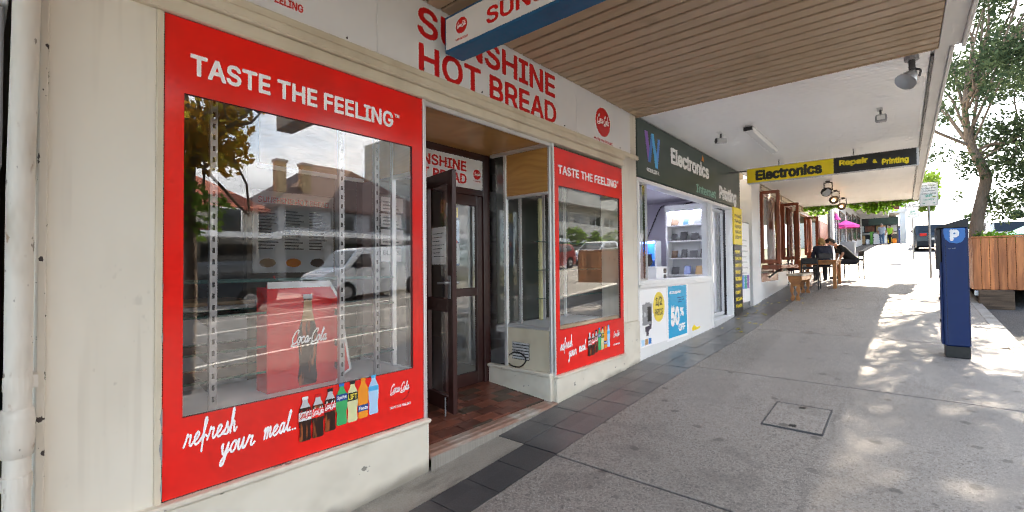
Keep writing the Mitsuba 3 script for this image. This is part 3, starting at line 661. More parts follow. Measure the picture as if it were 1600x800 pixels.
# back counter and fridge inside, seen dimly
cf = thing('glass_door_fridge', 'tall glass fronted drinks fridge standing behind the right display window', 'fridge')
part(cf, 'cabinet', cat(box(4.2, 4.95, 4.6, 4.65, .236, 2.2), box(4.2, 4.24, 4.0, 4.6, .236, 2.2), box(4.91, 4.95, 4.0, 4.6, .236, 2.2), box(4.2, 4.95, 4.0, 4.6, 2.2, 2.45), box(4.2, 4.95, 4.0, 4.6, .237, .45)), M_inwhite)
part(cf, 'door_pane', paneY(4.24, 4.91, .45, 2.2, 3.99), M_pane)
for z in (.8, 1.15, 1.5, 1.85): part(cf, 'shelf', box(4.245, 4.905, 4.05, 4.59, z, z+.012), M_lgrey)
ct = thing('service_counter', 'white fronted bread counter deep inside the dim shop', 'counter')
part(ct, 'front', box(.3, 1.8, 5.0, 5.6, .236, 1.15, .01), M_inwhite); part(ct, 'top', box(.25, 1.85, 4.95, 5.65, 1.151, 1.19, .006), M_tan)
# downpipe at far left
dpz = thing('downpipe', 'flaking cream downpipe with strap brackets at the left edge of the shop', 'pipe')
part(dpz, 'pipe', tube([(.122, 2.565, -.2), (.122, 2.565, .8), (.122, 2.565, 1.3), (.1215, 2.565, 1.8), (.130, 2.565, 2.4), (.142, 2.565, 3.6)], .039, 18), M_pipe, True)
part(dpz, 'socket', tube([(.122, 2.565, .80), (.122, 2.565, .86), (.122, 2.565, .94), (.122, 2.565, .98)], [.044, .048, .048, .044], 18), M_pipe, True)
part(dpz, 'strap', cat(tube([(.122, 2.565, 1.05), (.122, 2.565, 1.10)], .041, 18), box(.158, .176, 2.56, 2.66, 1.05, 1.10, .002)), M_pipe)
part(dpz, 'strap', cat(tube([(.122, 2.565, .68), (.122, 2.565, .73)], .043, 18)), M_pipe)
# neighbour: grey roller front to the left
nb = thing('neighbour_shop', 'grey neighbouring shop front with a pale shutter panel beyond the downpipe', 'shop')
part(nb, 'wall', box(-8, .06, 3.10, 3.4, -.6, 6.5), M_dgrey)
part(nb, 'shutter_panel', box(-8, .075, 2.62, 3.09, 1.90, 2.52, .006), M_grey)
part(nb, 'cap_rail', box(-8, .085, 2.60, 3.09, 2.522, 2.56, .004), M_lgrey)
part(nb, 'upper_panel', box(-8, .08, 2.66, 3.09, 2.561, 3.6), M_lgrey)
part(nb, 'counter', box(-8, .05, 2.75, 3.09, .62, .70), M_grey)
part(nb, 'menu_print', box(-.4, .06, 3.085, 3.095, 1.45, 1.80), M_orange)
# ------------------------------------------------------------------ canopies
aw = thing('brown_canopy', 'brown boarded awning soffit over the bakery front', 'awning')
YO = -.28
bp = mikit.ply(box(-.0605, .0605, YO, 2.63, 0, .02, .006), M_soffit)
part(aw, 'deck', box(-3, 5.64, -.42, 2.69, 3.462, 3.66), M_grout)
x = 5.57; 
while x > -2.9:
    share(aw, 'board', bp, T().translate([x, 0, 3.435+rng.uniform(-.0012, .0012)])); x -= .14
part(aw, 'end_bead', box(5.630, 5.650, YO, 2.64, 3.425, 3.462), M_soffit)
part(aw, 'edge_strip', box(-3, 5.66, -.43, YO-.002, 3.43, 3.461, .004), M_fascia)
part(aw, 'fascia', box(-3, 5.66, -.46, -.431, 3.40, 3.78, .004), M_fascia)
ww = thing('white_canopy', 'long white boarded awning soffit over the electronics shop and cafe', 'awning')
CE = 19.0
part(ww, 'deck', box(5.66, CE, -.36, 2.69, 3.482, 3.66), M_fascia)
wp = mikit.ply(box(-.0470, .0470, -.235, 2.64, 0, .016, .004), M_wsoffit)
x = 5.715
while x < CE-.05:
    share(ww, 'board', wp, T().translate([x, 0, 3.464])); x += .105
part(ww, 'edge_strip', box(5.665, CE, -.36, -.262, 3.440, 3.481, .004), M_fascia)
part(ww, 'gutter_bead', box(5.90, CE, -.262, -.240, 3.452, 3.4815), M_dgrey)
part(ww, 'fascia', box(5.665, CE, -.39, -.361, 3.42, 3.78, .004), M_fascia)
part(ww, 'end_board', box(CE, CE+.03, -.39, 2.69, 3.42, 3.78), M_fascia)
# hanging bakery sign
hs = thing('hanging_bakery_sign', 'blue framed white projecting sign under the brown canopy with red lettering', 'sign')
HX0, HX1, HY0, HY1, HZ0, HZ1 = 2.285, 2.475, -.20, 2.585, 3.095, 3.345
part(hs, 'box', box(HX0+.004, HX1-.004, HY0, HY1, HZ0, HZ1+.02, .004), M_blue)
part(hs, 'face', box(HX0, HX0+.003, HY0+.02, HY1-.018, HZ0+.018, HZ1), M_signw)
part(hs, 'face', box(HX1-.003, HX1, HY0+.02, HY1-.018, HZ0+.018, HZ1), M_signw)
onx = lambda g, x, d=.002: tf(ext(g, d), FX, (x, 0, 0))
L = lambda y: -y
part(hs, 'logo_disc', onx(Point(-2.40, 3.245).buffer(.058, 20), HX0), M_letred)
part(hs, 'logo_lettering', onx(fitscript('Coca-Cola', -2.447, -2.353, 3.237, .017, .2), HX0-.0022, .001), M_letwhite)
part(hs, 'lettering', onx(fit('TASTE THE FEELING', -2.465, -2.335, 3.145, .013), HX0, .0015), M_letred)
part(hs, 'lettering', onx(fit('SUNSHINE HOT BREAD', -2.15, -.05, 3.165, .105, .012), HX0), M_letred, label='red lettering SUNSHINE HOT BREAD')
for y in (2.2, 1.2, .2): part(hs, 'hanger', cyl((2.38, y, HZ1), (2.38, y, 3.44), .008), M_galv)
# ------------------------------------------------------------------ electronics shop
es = thing('electronics_shop', 'white electronics shopfront with an open servery window and dark green sign above', 'shop')
XE0, XE1 = 5.664, 10.70
part(es, 'front_wall', cat(box(XE0, 8.70, YF, 2.78, -.1, 1.235), box(XE0, XE1, 2.70, 2.95, 3.45, 6.5), box(8.70, XE1, 2.70, 2.95, 2.66, 3.45), box(XE0, 8.70, 2.70, 2.95, 2.66, 3.45)), M_white)
def wf(x0, x1, z0, z1, t, y0, y1, b=.003): return cat(box(x0, x0+t, y0, y1, z0, z1, b), box(x1-t, x1, y0, y1, z0, z1, b), box(x0+t, x1-t, y0+.001, y1-.001, z0, z0+t, b), box(x0+t, x1-t, y0+.001, y1-.001, z1-t, z1, b))
part(es, 'window_frame', wf(5.668, 8.70, 1.236, 2.655, .052, YF-.012, 2.80), M_white)
for z_, h_, w_ in ((1.18, .05, .006), (.80, .11, .010), (.66, .16, .013), (1.42, .03, .005), (.48, .10, .008)):
    part(bs, 'paint_chip', onwall(Polygon([(.586, z_-h_/2), (.586, z_+h_/2), (.586-w_*.6, z_+h_*.3), (.586-w_, z_+h_*.05), (.586-w_*.5, z_-h_*.2)]), YF-.0125, .001), M_grey)
for k in range(3):
    y = 2.67+.035*k
    s_ = part(es, 'sliding_sash', wf(5.735+.01*k, 6.02+.0*k, 1.29, 2.60, .022, y, y+.024, .002), M_black if k == 1 else M_galv)
    part(s_, 'pane', paneY(5.75, 6.0, 1.31, 2.58, y+.012), M_pane)
part(es, 'sash_post', box(8.52, 8.60, 2.67, 2.76, 1.29, 2.60, .003), M_lgrey)
part(es, 'sill', box(5.67, 8.71, YF-.03, YF-.013, 1.19, 1.237, .004), M_white)
part(es, 'door_frame', cat(box(8.702, 8.76, YF-.01, 2.76, .30, 2.655, .003), box(9.98, 10.06, YF-.01, 2.76, .38, 2.655, .003), box(8.76, 9.98, YF-.008, 2.76, 2.60, 2.655, .003)), M_white)
part(es, 'door_step', box(8.76, 9.98, YF-.02, 3.0, .10, .47, .006), M_lgrey)
dl = part(es, 'door_leaf', wf(8.78, 9.97, .48, 2.59, .06, 2.80, 2.84), M_lgrey)
part(dl, 'pane', paneY(8.84, 9.91, .54, 2.53, 2.82), M_pane)
part(es, 'room_wall', cat(box(XE0, XE1, 6.4, 6.5, .2, 3.2), box(XE0, XE0+.08, 2.951, 6.4, .2, 3.2), box(XE1-.08, XE1, 2.951, 6.4, .2, 3.2)), M_wall_in)
part(es, 'room_floor', box(XE0, XE1, 2.951, 6.4, .2, .46), M_floorin)
part(es, 'room_ceiling', box(XE0, XE1, 2.951, 6.4, 2.95, 3.0), M_wall_in)
el = thing('ceiling_batten', 'lit fluorescent batten on the ceiling inside the electronics shop', 'light')
part(el, 'tube', box(6.6, 9.0, 4.5, 4.56, 2.86, 2.90), M_white, emit=(5, 5.2, 6.0)); part(el, 'body', box(6.55, 9.05, 4.46, 4.60, 2.901, 2.95), M_white)
# display shelving
su = thing('white_display_shelves', 'white display shelves lit from the top on the side wall inside the electronics shop', 'shelving')
SX, SY0, SY1 = 10.02, 2.98, 4.02
part(su, 'back', box(SX+.28, SX+.31, SY0, SY1, .5, 2.66), M_lgrey)
for y in (SY0, SY1-.04): part(su, 'side', box(SX, SX+.279, y, y+.04, .5, 2.66), M_white)
part(su, 'top', box(SX-.02, SX+.31, SY0-.01, SY1+.01, 2.661, 2.80), M_lgrey)
part(su, 'light_strip', box(SX+.02, SX+.045, SY0+.06, SY1-.06, 2.63, 2.652), M_white, emit=(5, 5.4, 6.2))
cols = [M_black, M_dgrey, M_brown, M_navy, M_tan, M_satin]
for r, z in enumerate((2.36, 2.02, 1.64, 1.28, .92)):
    part(su, 'shelf', box(SX, SX+.278, SY0+.041, SY1-.041, z-.022, z), M_white)
    y = SY1-.08; n_ = 0
    while y > SY0+.22:
        w = .12+.06*rng.random(); hh = .16+.05*rng.random()
        if rng.random() < .8:
            c_ = cols[int(rng.integers(len(cols)))]
            nm = {M_black: 'black', M_dgrey: 'charcoal', M_brown: 'brown', M_navy: 'navy', M_tan: 'tan', M_satin: 'dark grey'}[c_]
            n_ += 1
            solo('phone_case', f'{nm} phone case, {("first", "second", "third", "fourth", "fifth", "sixth")[n_-1]} from the left on the {("top", "second", "third", "fourth", "lowest")[r]} display shelf', 'phone case', tf(box(0, w, 0, .02, 0, hh, .006), [[0,.94,.34],[-1,0,0],[0,-.34,.94]], (SX+.09, y, z+.008)), c_, group='phone cases on the display shelves')
        y -= w+.05+.07*rng.random()
bc = thing('blue_glass_cabinet', 'glowing blue glass cabinet beside the display shelves in the electronics shop', 'cabinet')
BX, BY0, BY1 = 9.55, 4.06, 4.50
part(bc, 'frame', cat(box(BX, BX+.3, BY0, BY0+.02, 1.2, 2.02), box(BX, BX+.3, BY1-.02, BY1, 1.2, 2.02), box(BX, BX+.3, BY0+.02, BY1-.02, 2.0, 2.02), box(BX, BX+.3, BY0+.02, BY1-.02, 1.2, 1.22)), M_lgrey); part(bc, 'back', box(BX+.28, BX+.298, BY0+.021, BY1-.021, 1.221, 1.999), M_bluelit)
part(bc, 'light_strip', box(BX+.05, BX+.07, BY0+.04, BY1-.04, 1.97, 1.995), M_white, emit=(.8, 1.8, 7.))
part(bc, 'shelf', box(BX+.01, BX+.279, BY0+.021, BY1-.021, 1.60, 1.612), M_bwater); part(bc, 'leg', cat(box(BX, BX+.3, BY0, BY0+.04, .461, 1.199), box(BX, BX+.3, BY1-.04, BY1, .461, 1.199)), M_lgrey)
cm = thing('compact_camera', 'black compact camera on the shelf of the blue cabinet', 'camera')
part(cm, 'body', box(9.62, 9.70, 4.20, 4.37, 1.613, 1.74, .01), M_black); part(cm, 'lens', cyl((9.62, 4.285, 1.675), (9.56, 4.285, 1.675), .045, .04), M_black, 30)
sc = thing('servery_counter', 'white counter top behind the servery window of the electronics shop', 'counter')
part(sc, 'top', box(5.75, 8.5, 2.83, 3.25, 1.20, 1.235, .004), M_white); part(sc, 'front', box(5.78, 8.45, 2.86, 2.90, .46, 1.199), M_white)
cbx = thing('camera_carton', 'white product carton with a black panel on the servery counter', 'box')
part(cbx, 'carton', box(6.95, 7.40, 2.95, 3.15, 1.236, 1.47, .004), M_letwhite); part(cbx, 'print', onwall(shapely.union_all([sbox(7.24, 1.26, 7.36, 1.34), sbox(7.24, 1.36, 7.36, 1.44)]), 2.949, .001), M_black)
fn = thing('desk_fan', 'round black speaker unit standing behind the white product carton', 'speaker')
part(fn, 'drum', cyl((7.40, 3.30, 1.56), (7.47, 3.38, 1.56), .10, .09, 20), M_black, 30); part(fn, 'stand', cyl((7.43, 3.34, 1.0), (7.43, 3.34, 1.50), .02), M_black, True)
hc = solo('hanging_cable', 'black cable climbing the wall and over the top of the display shelves', 'cable', tube(spline([(10.58, 4.75, 2.03), (10.57, 4.55, 2.45), (10.57, 4.35, 2.85), (10.4, 4.1, 2.83), (10.2, 3.7, 2.82), (10.3, 3.2, 2.94)], 6), .012, 6), M_black, True)
solo('dome_camera', 'small black security camera under the electronics shop ceiling', 'camera', tf(trimesh.creation.icosphere(2, .07), np.eye(3), (6.7, 4.0, 2.88)), M_black, True)
# green sign
gs = thing('green_shop_sign', 'dark green fascia sign reading Electronics Internet Printing', 'sign')
GY = 2.66
part(gs, 'panel', box(5.668, 10.66, GY-.02, 2.699, 2.675, 3.455, .004), M_green)
gy = GY-.02
part(gs, 'lettering', onwall(fit('Electronics', 6.83, 8.60, 3.04, .215, .03), gy, .003), M_letwhite, label='white lettering Electronics')
part(gs, 'lettering', onwall(fit('Internet', 7.93, 8.98, 2.72, .140, -.008), gy, .003), M_lilac, label='pale green lettering Internet')
part(gs, 'lettering', onwall(fit('Printing', 9.21, 10.36, 2.76, .225, .03), gy, .003), M_letwhite, label='white lettering Printing')
part(gs, 'flame_mark', onwall(Polygon([(8.22, 3.30), (8.34, 3.30), (8.30, 3.37), (8.28, 3.40), (8.25, 3.36)]), gy, .003), M_orange)
wx = lambda pts: Polygon([(5.90+a*.52, 2.86+b*.47) for a, b in pts])
part(gs, 'emblem', onwall(wx([(0, 1), (.2, 1), (.38, .12), (.20, .12)]), gy, .002), M_purple)
part(gs, 'emblem', onwall(wx([(.20, .12), (.36, .12), (.58, 1), (.42, 1)]), gy-.001, .002), M_meter2)
part(gs, 'emblem', onwall(wx([(.42, 1), (.58, 1), (.84, 0), (.66, 0)]), gy-.002, .002), M_sky)
part(gs, 'emblem', onwall(wx([(.66, 0), (.82, 0), (1, .92), (.86, .92)]), gy-.001, .002), M_bluelit)
part(gs, 'lettering', onwall(fit('WIRELESS 1', 5.96, 6.38, 2.775, .050), gy, .002), M_letwhite)
# posters on the low wall
cp = thing('half_price_poster', 'white action camera poster with a yellow half price disc on the low white wall', 'poster')
yp = YF-.002
part(cp, 'sheet', onwall(sbox(5.70, .40, 6.58, 1.16), YF, .002), M_letwhite)
part(cp, 'price_disc', onwall(affinity.scale(Point(6.31, .905).buffer(.20, 24), 1., 1.05), yp, .001), M_pyellow)
part(cp, 'lettering', onwall(fit('1/2', 6.20, 6.42, .93, .11, .02), yp-.0012, .001), M_brown)
part(cp, 'lettering', onwall(fit('PRICE', 6.17, 6.45, .79, .085, .0), yp-.0012, .001), M_brown)
cmr = part(cp, 'camera_print', onwall(shapely.union_all([sbox(5.78, .70, 6.06, .96).buffer(.01), sbox(5.86, .97, 6.0, .99)]), yp, .001), M_grey)
part(cmr, 'screen', onwall(sbox(5.93, .73, 6.05, .93), yp-.0012, .001), M_black); part(cmr, 'lens', onwall(Point(5.845, .83).buffer(.035, 10), yp-.0012, .001), M_lgrey)
part(cp, 'mount_print', onwall(shapely.union_all([sbox(5.85, .60, 5.98, .67), sbox(5.88, .54, 5.96, .64), sbox(5.98, .62, 6.05, .69)]), yp, .001), M_grout2)
for k, mm in enumerate((M_bwater, M_tan, M_meter2)): part(cp, 'badge', onwall(sbox(5.73+.11*k, .425, 5.82+.11*k, .505), yp, .001), mm)
cp2 = thing('half_off_poster', 'cyan accessories sale poster reading 50% off on the low white wall', 'poster')
part(cp2, 'margin', onwall(sbox(6.60, .37, 7.46, 1.19), YF, .0018), M_letwhite)
part(cp2, 'sheet', onwall(sbox(6.65, .41, 7.40, 1.175), YF-.0018, .001), M_cyan)
for g_ in (fit('50', 6.74, 7.08, .60, .235, .07), fit('%', 7.11, 7.27, .71, .12, .03), fit('OFF', 7.04, 7.32, .485, .095, .05), fit('Accessories', 6.69, 7.15, 1.06, .05), fit('UP TO', 6.76, 6.88, .865, .022)):
    part(cp2, 'lettering', onwall(g_, YF-.0028, .001), M_letwhite)
part(cp2, 'product_print', onwall(shapely.union_all([sbox(7.0, .985, 7.3, .995), sbox(7.06, .95, 7.28, .962), sbox(7.02, .92, 7.2, .93)]), YF-.0028, .001), M_navy)
solo('yellow_sticker', 'torn yellow sticker low on the white wall near the pavement', 'sticker', onwall(Polygon([(7.62,.45),(7.72,.51),(7.85,.46),(8.05,.44),(7.95,.42),(7.66,.41)]), YF, .002), M_yellow)
solo('end_sticker', 'narrow white door poster at the end of the low white wall', 'sticker', onwall(sbox(8.60, .45, 8.66, 1.15), YF-.0, .002), M_inwhite)
# yellow and black pillar wrap
yw = thing('striped_pillar', 'yellow and black lettered pillar wrap beside the electronics shop door', 'pillar')
part(yw, 'pillar', box(10.07, 10.66, 2.62, 2.95, .30, 2.66, .006), M_black)
part(yw, 'yellow_band', box(10.068, 10.662, 2.614, 2.70, 1.90, 2.665), M_yellow)
part(yw, 'lettering', onwall(shapely.union_all([fit(s, 10.12, 10.60, 2.46-.11*k, .062) for k, s in enumerate(('PHONE', 'REPAIR', 'PASSPORT', 'PHOTO', 'COPY'))]), 2.614, .002), M_brown)
part(yw, 'lettering', onwall(shapely.union_all([fit(s, 10.12, 10.60-(.1 if k % 3 == 0 else 0), 1.72-.14*k, .062, .02) for k, s in enumerate(('PHONES', 'TABLETS', 'LAPTOP', 'UNLOCK', 'SCREEN', 'CASES', 'PRINT', 'SCAN', 'FAX'))]), 2.62, .002), M_yellow)
# recess with brick wall and poster frame
rw = thing('brick_side_wall', 'tan brick wall in the recess between electronics shop and cafe', 'wall')
part(rw, 'backing', box(10.70, 12.40, 2.98, 3.2, .2, 6.5), M_brick)
bk = mikit.ply(box(0, .23, 0, .02, 0, .076, .004), M_brick)
z = 2.2; r = 0
while z < 3.45:
    x = 10.70+(.12 if r % 2 else 0)
    while x < 12.1: share(rw, 'brick', bk, T().translate([x, 2.962, z])); x += .24
    z += .086; r += 1
pf = thing('poster_frame', 'grey framed white poster stand with small photo prints in the wall recess', 'poster')
part(pf, 'board', box(10.76, 11.44, 2.66, 2.70, .66, 2.40), M_letwhite); part(pf, 'frame', cat(tube([(10.75, 2.68, .55), (10.75, 2.68, 2.42), (11.45, 2.68, 2.42), (11.45, 2.68, .55)], .018, 8)), M_grey)
part(pf, 'print', onwall(shapely.union_all([sbox(10.82, 2.0-.12*k, 11.2+.05*(k % 3), 2.03-.12*k) for k in range(7)]), 2.66, .001), M_lgrey)
for k, mm in enumerate((M_bluelit, M_teal, M_purple)): part(pf, 'photo_print', onwall(sbox(10.80+.2*k, .95, 10.97+.2*k, 1.25), 2.66, .001), mm)
rc = solo('white_conduit', 'white conduit sloping across the brick recess', 'pipe', tube([(10.7, 2.90, 2.72), (11.6, 2.88, 2.52), (11.6, 2.88, .6)], .03, 8), M_white, True)
# hanging electronics sign
he = thing('hanging_electronics_sign', 'long yellow and black projecting sign reading Electronics Repair and Printing', 'sign')
EX, EY0, EY1, EZ0, EZ1 = 9.80, -.225, 2.30, 3.055, 3.345
part(he, 'frame', box(EX, EX+.10, EY0, EY1, EZ0, EZ1, .004), M_lgrey)
part(he, 'yellow_face', box(EX-.003, EX-.0002, .90, EY1-.012, EZ0+.012, EZ1-.010), M_yellow)
part(he, 'black_face', box(EX-.003, EX-.0002, EY0+.03, .898, EZ0+.012, EZ1-.010), M_black)
part(he, 'lettering', onx(fit('Electronics', -2.14, -1.07, EZ0+.060, .165, .055), EX-.003), M_black, label='black lettering Electronics')
part(he, 'lettering', onx(fit('Repair', -.82, -.42, EZ0+.140, .085, .05), EX-.003), M_yellow, label='yellow lettering Repair')
part(he, 'lettering', onx(fit('&', -.36, -.30, EZ0+.115, .055, .03), EX-.003), M_yellow, label='yellow ampersand')
part(he, 'lettering', onx(fit('Printing', -.24, .10, EZ0+.075, .085, .05), EX-.003), M_yellow, label='yellow lettering Printing')
for y in (1.75, .62): part(he, 'hanger', cyl((EX+.05, y, EZ1), (EX+.05, y, 3.465), .007, n=8), M_dgrey)
part(he, 'wall_bracket', tube([(EX+.05, EY1, EZ1-.03), (EX+.05, 2.64, EZ1-.02)], .014, 8), M_dgrey)
# lamps beneath canopies
fd = thing('floodlight', 'silver bell shaped floodlight hanging where the brown and white canopies meet', 'lamp')
fx, fy = 5.80, -.10
part(fd, 'base', cyl((fx, fy, 3.425), (fx, fy, 3.465), .055), M_grey, 30)
part(fd, 'arm', tube([(fx, fy, 3.43), (fx+.005, fy, 3.36), (fx-.0, fy-.01, 3.30)], .026, 10), M_dgrey, True)
part(fd, 'bracket', tube(spline([(fx, fy-.02, 3.34), (fx-.02, fy-.06, 3.31), (fx, fy-.05, 3.26)]), .010, 8), M_dgrey, True)
part(fd, 'shade', tube([(fx+.01, fy-.01, 3.32), (fx-.0, fy+.0, 3.30), (fx-.02, fy+.02, 3.27), (fx-.045, fy+.045, 3.225), (fx-.052, fy+.052, 3.215)], [.03, .042, .06, .088, .09], 20), M_galv, True)
sp = thing('spotlight', 'small grey spotlight on a short stem under the white canopy near its outer edge', 'lamp')
part(sp, 'plate', box(7.45, 7.60, .16, .22, 3.452, 3.463), M_lgrey); part(sp, 'stem', cyl((7.525, .185, 3.45), (7.525, .185, 3.385), .012), M_dgrey); part(sp, 'head', box(7.47, 7.58, .12, .24, 3.30, 3.385, .015), M_grey); part(sp, 'lens', box(7.463, 7.4695, .14, .22, 3.315, 3.37), M_inwhite)
sp2 = thing('spotlight', 'small pale grey spotlight on the white canopy near the green shop sign', 'lamp')
part(sp2, 'plate', box(7.16, 7.42, 2.02, 2.08, 3.452, 3.463), M_white); part(sp2, 'stem', cyl((7.28, 2.05, 3.45), (7.28, 2.05, 3.37), .014), M_dgrey); part(sp2, 'head', cyl((7.22, 2.10, 3.345), (7.34, 2.0, 3.35), .045, .038), M_lgrey, 30); part(sp2, 'lens', cyl((7.215, 2.105, 3.345), (7.219, 2.101, 3.345), .038), M_dgrey)
ft = thing('fluorescent_batten', 'unlit white fluorescent batten fixed under the white canopy', 'light')
part(ft, 'diffuser', box(7.10, 8.85, 1.57, 1.70, 3.375, 3.44, .02), M_white); part(ft, 'base', box(7.12, 8.83, 1.59, 1.68, 3.441, 3.463), M_lgrey); part(ft, 'end_cap', box(7.094, 7.0985, 1.575, 1.695, 3.38, 3.435), M_black)
for k, (x, y) in enumerate(((13.3, 1.34), (15.1, 1.36), (17.0, 1.35))):
    tr = thing('track_spotlight', ('nearest black spotlight under the canopy by the cafe', 'glowing black spotlight in the middle under the cafe canopy', 'farthest black spotlight under the canopy by the cafe')[k], 'lamp')
    part(tr, 'bracket', cat(box(x-.05, x+.05, y-.04, y+.04, 3.42, 3.463), box(x-.02, x+.02, y-.09, y-.07, 3.24, 3.43), box(x-.02, x+.02, y+.07, y+.09, 3.24, 3.43), box(x-.02, x+.02, y-.09, y+.09, 3.415, 3.43)), M_black)
    part(tr, 'head', tube([(x+.10, y, 3.28), (x+.04, y, 3.25), (x-.10, y+.03, 3.19), (x-.105, y+.03, 3.188)], [.04, .07, .11, .11], 16), M_black, True)
    if k: part(tr, 'bulb', tf(trimesh.creation.icosphere(2, .035), np.eye(3), (x-.135, y+.035, 3.18)), M_white, True, emit=(4, 2.2, .9))
    else: part(tr, 'lens', cyl((x-.108, y+.031, 3.187), (x-.112, y+.0315, 3.186), .095), M_lgrey)
# ------------------------------------------------------------------ cafe
cf = thing('cafe', 'white walled cafe with red timber casement windows standing open to the footpath', 'cafe')
X0, X1 = 12.40, 27.0
part(cf, 'pier', box(11.60, 12.40, YF-.02, 2.98, .2, 3.462), M_white)
bottoms = [(12.40, 13.9), (15.0, 16.6), (18.9, 20.5)]
lowz = lambda x: g1(x)-.1
part(cf, 'low_wall', box(12.401, X1, YF, 2.9, .2, 1.26), M_white)
part(cf, 'upper_wall', box(12.401, X1, YF, 2.9, 3.28, 6.5), M_trim)
for a, b in ((12.6, 14.9), (15.1, 18.6), (18.8, 22.4)):
    part(cf, 'panel_frame', wf(a, b, 3.30, 3.46, .03, YF-.02, YF-.001), M_weather)
piers = [(13.95, 14.15), (15.0, 15.12), (16.7, 16.9), (18.0, 18.2), (20.6, 20.9), (23, 27)]
for a, b in piers: part(cf, 'window_post', box(a, b, YF-.005, 2.8, 1.261, 3.279), M_cafe)
part(cf, 'room_wall', cat(box(12.40, X1, 7, 7.1, .2, 4), box(12.3, 12.4, 2.981, 7.1, .2, 4)), M_tanwall)
part(cf, 'room_floor', box(12.401, X1, 2.901, 7, .2, .9), M_floorin)
part(cf, 'room_ceiling', box(12.401, X1, 2.901, 7, 3.5, 3.6), M_ceil)
part(cf, 'lining', box(12.45, 14.4, YF-.012, YF-.001, 1.05, 1.26), M_cafe)
for k in range(12): part(cf, 'lining_board', box(12.46+.16*k, 12.61+.16*k, YF-.020, YF-.0125, 1.06, 1.255, .003), M_cafe)
def casement(x, y0, y1, z0, z1, lblx):
    c = part(cf, 'casement', cat(box(x, x+.05, y0, y0+.075, z0, z1, .004), box(x, x+.05, y1-.075, y1, z0, z1, .004), box(x+.001, x+.049, y0+.075, y1-.075, z0, z0+.10, .004), box(x+.001, x+.049, y0+.075, y1-.075, z1-.075, z1, .004)), M_cafe, label=lblx)
    part(c, 'pane', paneX(y0+.075, y1-.075, z0+.10, z1-.075, x+.025), M_pane)
for k, (x, z0, z1) in enumerate(((12.46, 1.50, 3.26), (15.1, 1.60, 3.22), (19.0, 1.78, 3.12))):
    y0 = 2.22
    casement(x, y0, 2.645, z0, z1, f'{("first", "second", "third")[k]} red casement from the white pier')
for a, b, z0, z1 in ((12.47, 13.94, 1.30, 3.27), (15.13, 16.69, 1.50, 3.27), (18.21, 20.59, 1.6, 3.27)):
    part(cf, 'window_frame', wf(a, b, z0, z1, .06, YF+.01, 2.75), M_cafe)
cs = thing('fold_down_counter', 'red timber counter shelf bracketed to the cafe wall under the first window', 'counter')
part(cs, 'top', box(12.55, 14.9, 2.25, 2.63, 1.43, 1.47, .006), M_weather); part(cs, 'edge', box(12.54, 14.9, 2.22, 2.249, 1.38, 1.465, .004), M_cafe); part(cs, 'end', box(12.50, 12.539, 2.25, 2.63, 1.36, 1.46, .004), M_cafe)
part(cs, 'bracket', tube([(13.2, 2.62, 1.15), (13.2, 2.30, 1.41)], .02, 8), M_black); part(cs, 'leg', tube([(14.6, 2.3, 1.42), (14.6, 2.3, g1(14.6))], .015, 8), M_black)
# wooden stool bench
bn = thing('wooden_bench', 'short wooden bench with shaped end legs and a pale worn seat beside the cafe', 'bench')
bx0, bx1, by0, by1 = 12.72, 14.25, 1.84, 2.12
zg = g1(12.72); zs = 1.20
part(bn, 'seat', box(bx0-.05, bx1+.05, by0-.03, by1+.03, zs, zs+.045, .008), M_weather)
part(bn, 'rail', cat(box(bx0+.04, bx1-.04, by0+.01, by0+.035, zs-.11, zs-.001, .003), box(bx0+.04, bx1-.04, by1-.035, by1-.01, zs-.11, zs-.001, .003)), M_pine)
LEG = Polygon([(-.09,0),(-.02,0),(-.01,.1),(-.05,.16),(-.02,.26),(-.04,.34),(.04,.34),(.02,.26),(.05,.16),(.01,.1),(.02,0),(.09,0),(.10,.05),(.07,.12),(.10,.22),(.09,.40),(.14,.50),(.14,.58),(-.14,.58),(-.14,.50),(-.09,.40),(-.10,.22),(-.07,.12),(-.10,.05)])
for x in (bx0, bx1-.04):
    h = (zs-g1(x+.02))/.58
    lg = ext(affinity.scale(LEG, 1.0, h, origin=(0, 0)), .04)
    part(bn, 'leg', tf(lg, [[0,0,1],[1,0,0],[0,1,0]], (x, (by0+by1)/2, g1(x+.02)-.005)), M_pine)
# table
tb = thing('cafe_table', 'long orange pine table standing on the footpath outside the cafe', 'table')
tx0, tx1, ty0, ty1, tz = 15.25, 16.55, 1.38, 2.28, 1.585
part(tb, 'top', cat(*[box(tx0+.002, tx1, ty0+.15*k+.002, ty0+.15*(k+1)-.002, tz-.035, tz, .004) for k in range(6)]), M_pine)
part(tb, 'apron', cat(box(tx0+.05, tx0+.075, ty0+.08, ty1-.08, tz-.13, tz-.036), box(tx1-.075, tx1-.05, ty0+.08, ty1-.08, tz-.13, tz-.036), box(tx0+.08, tx1-.08, ty0+.05, ty0+.075, tz-.13, tz-.036), box(tx0+.08, tx1-.08, ty1-.075, ty1-.05, tz-.13, tz-.036)), M_pine)
for x in (tx0+.02, tx1-.10):
    for y in (ty0+.02, ty1-.10): part(tb, 'leg', box(x, x+.08, y, y+.08, g1(x)-.004, tz-.036, .006), M_pine)
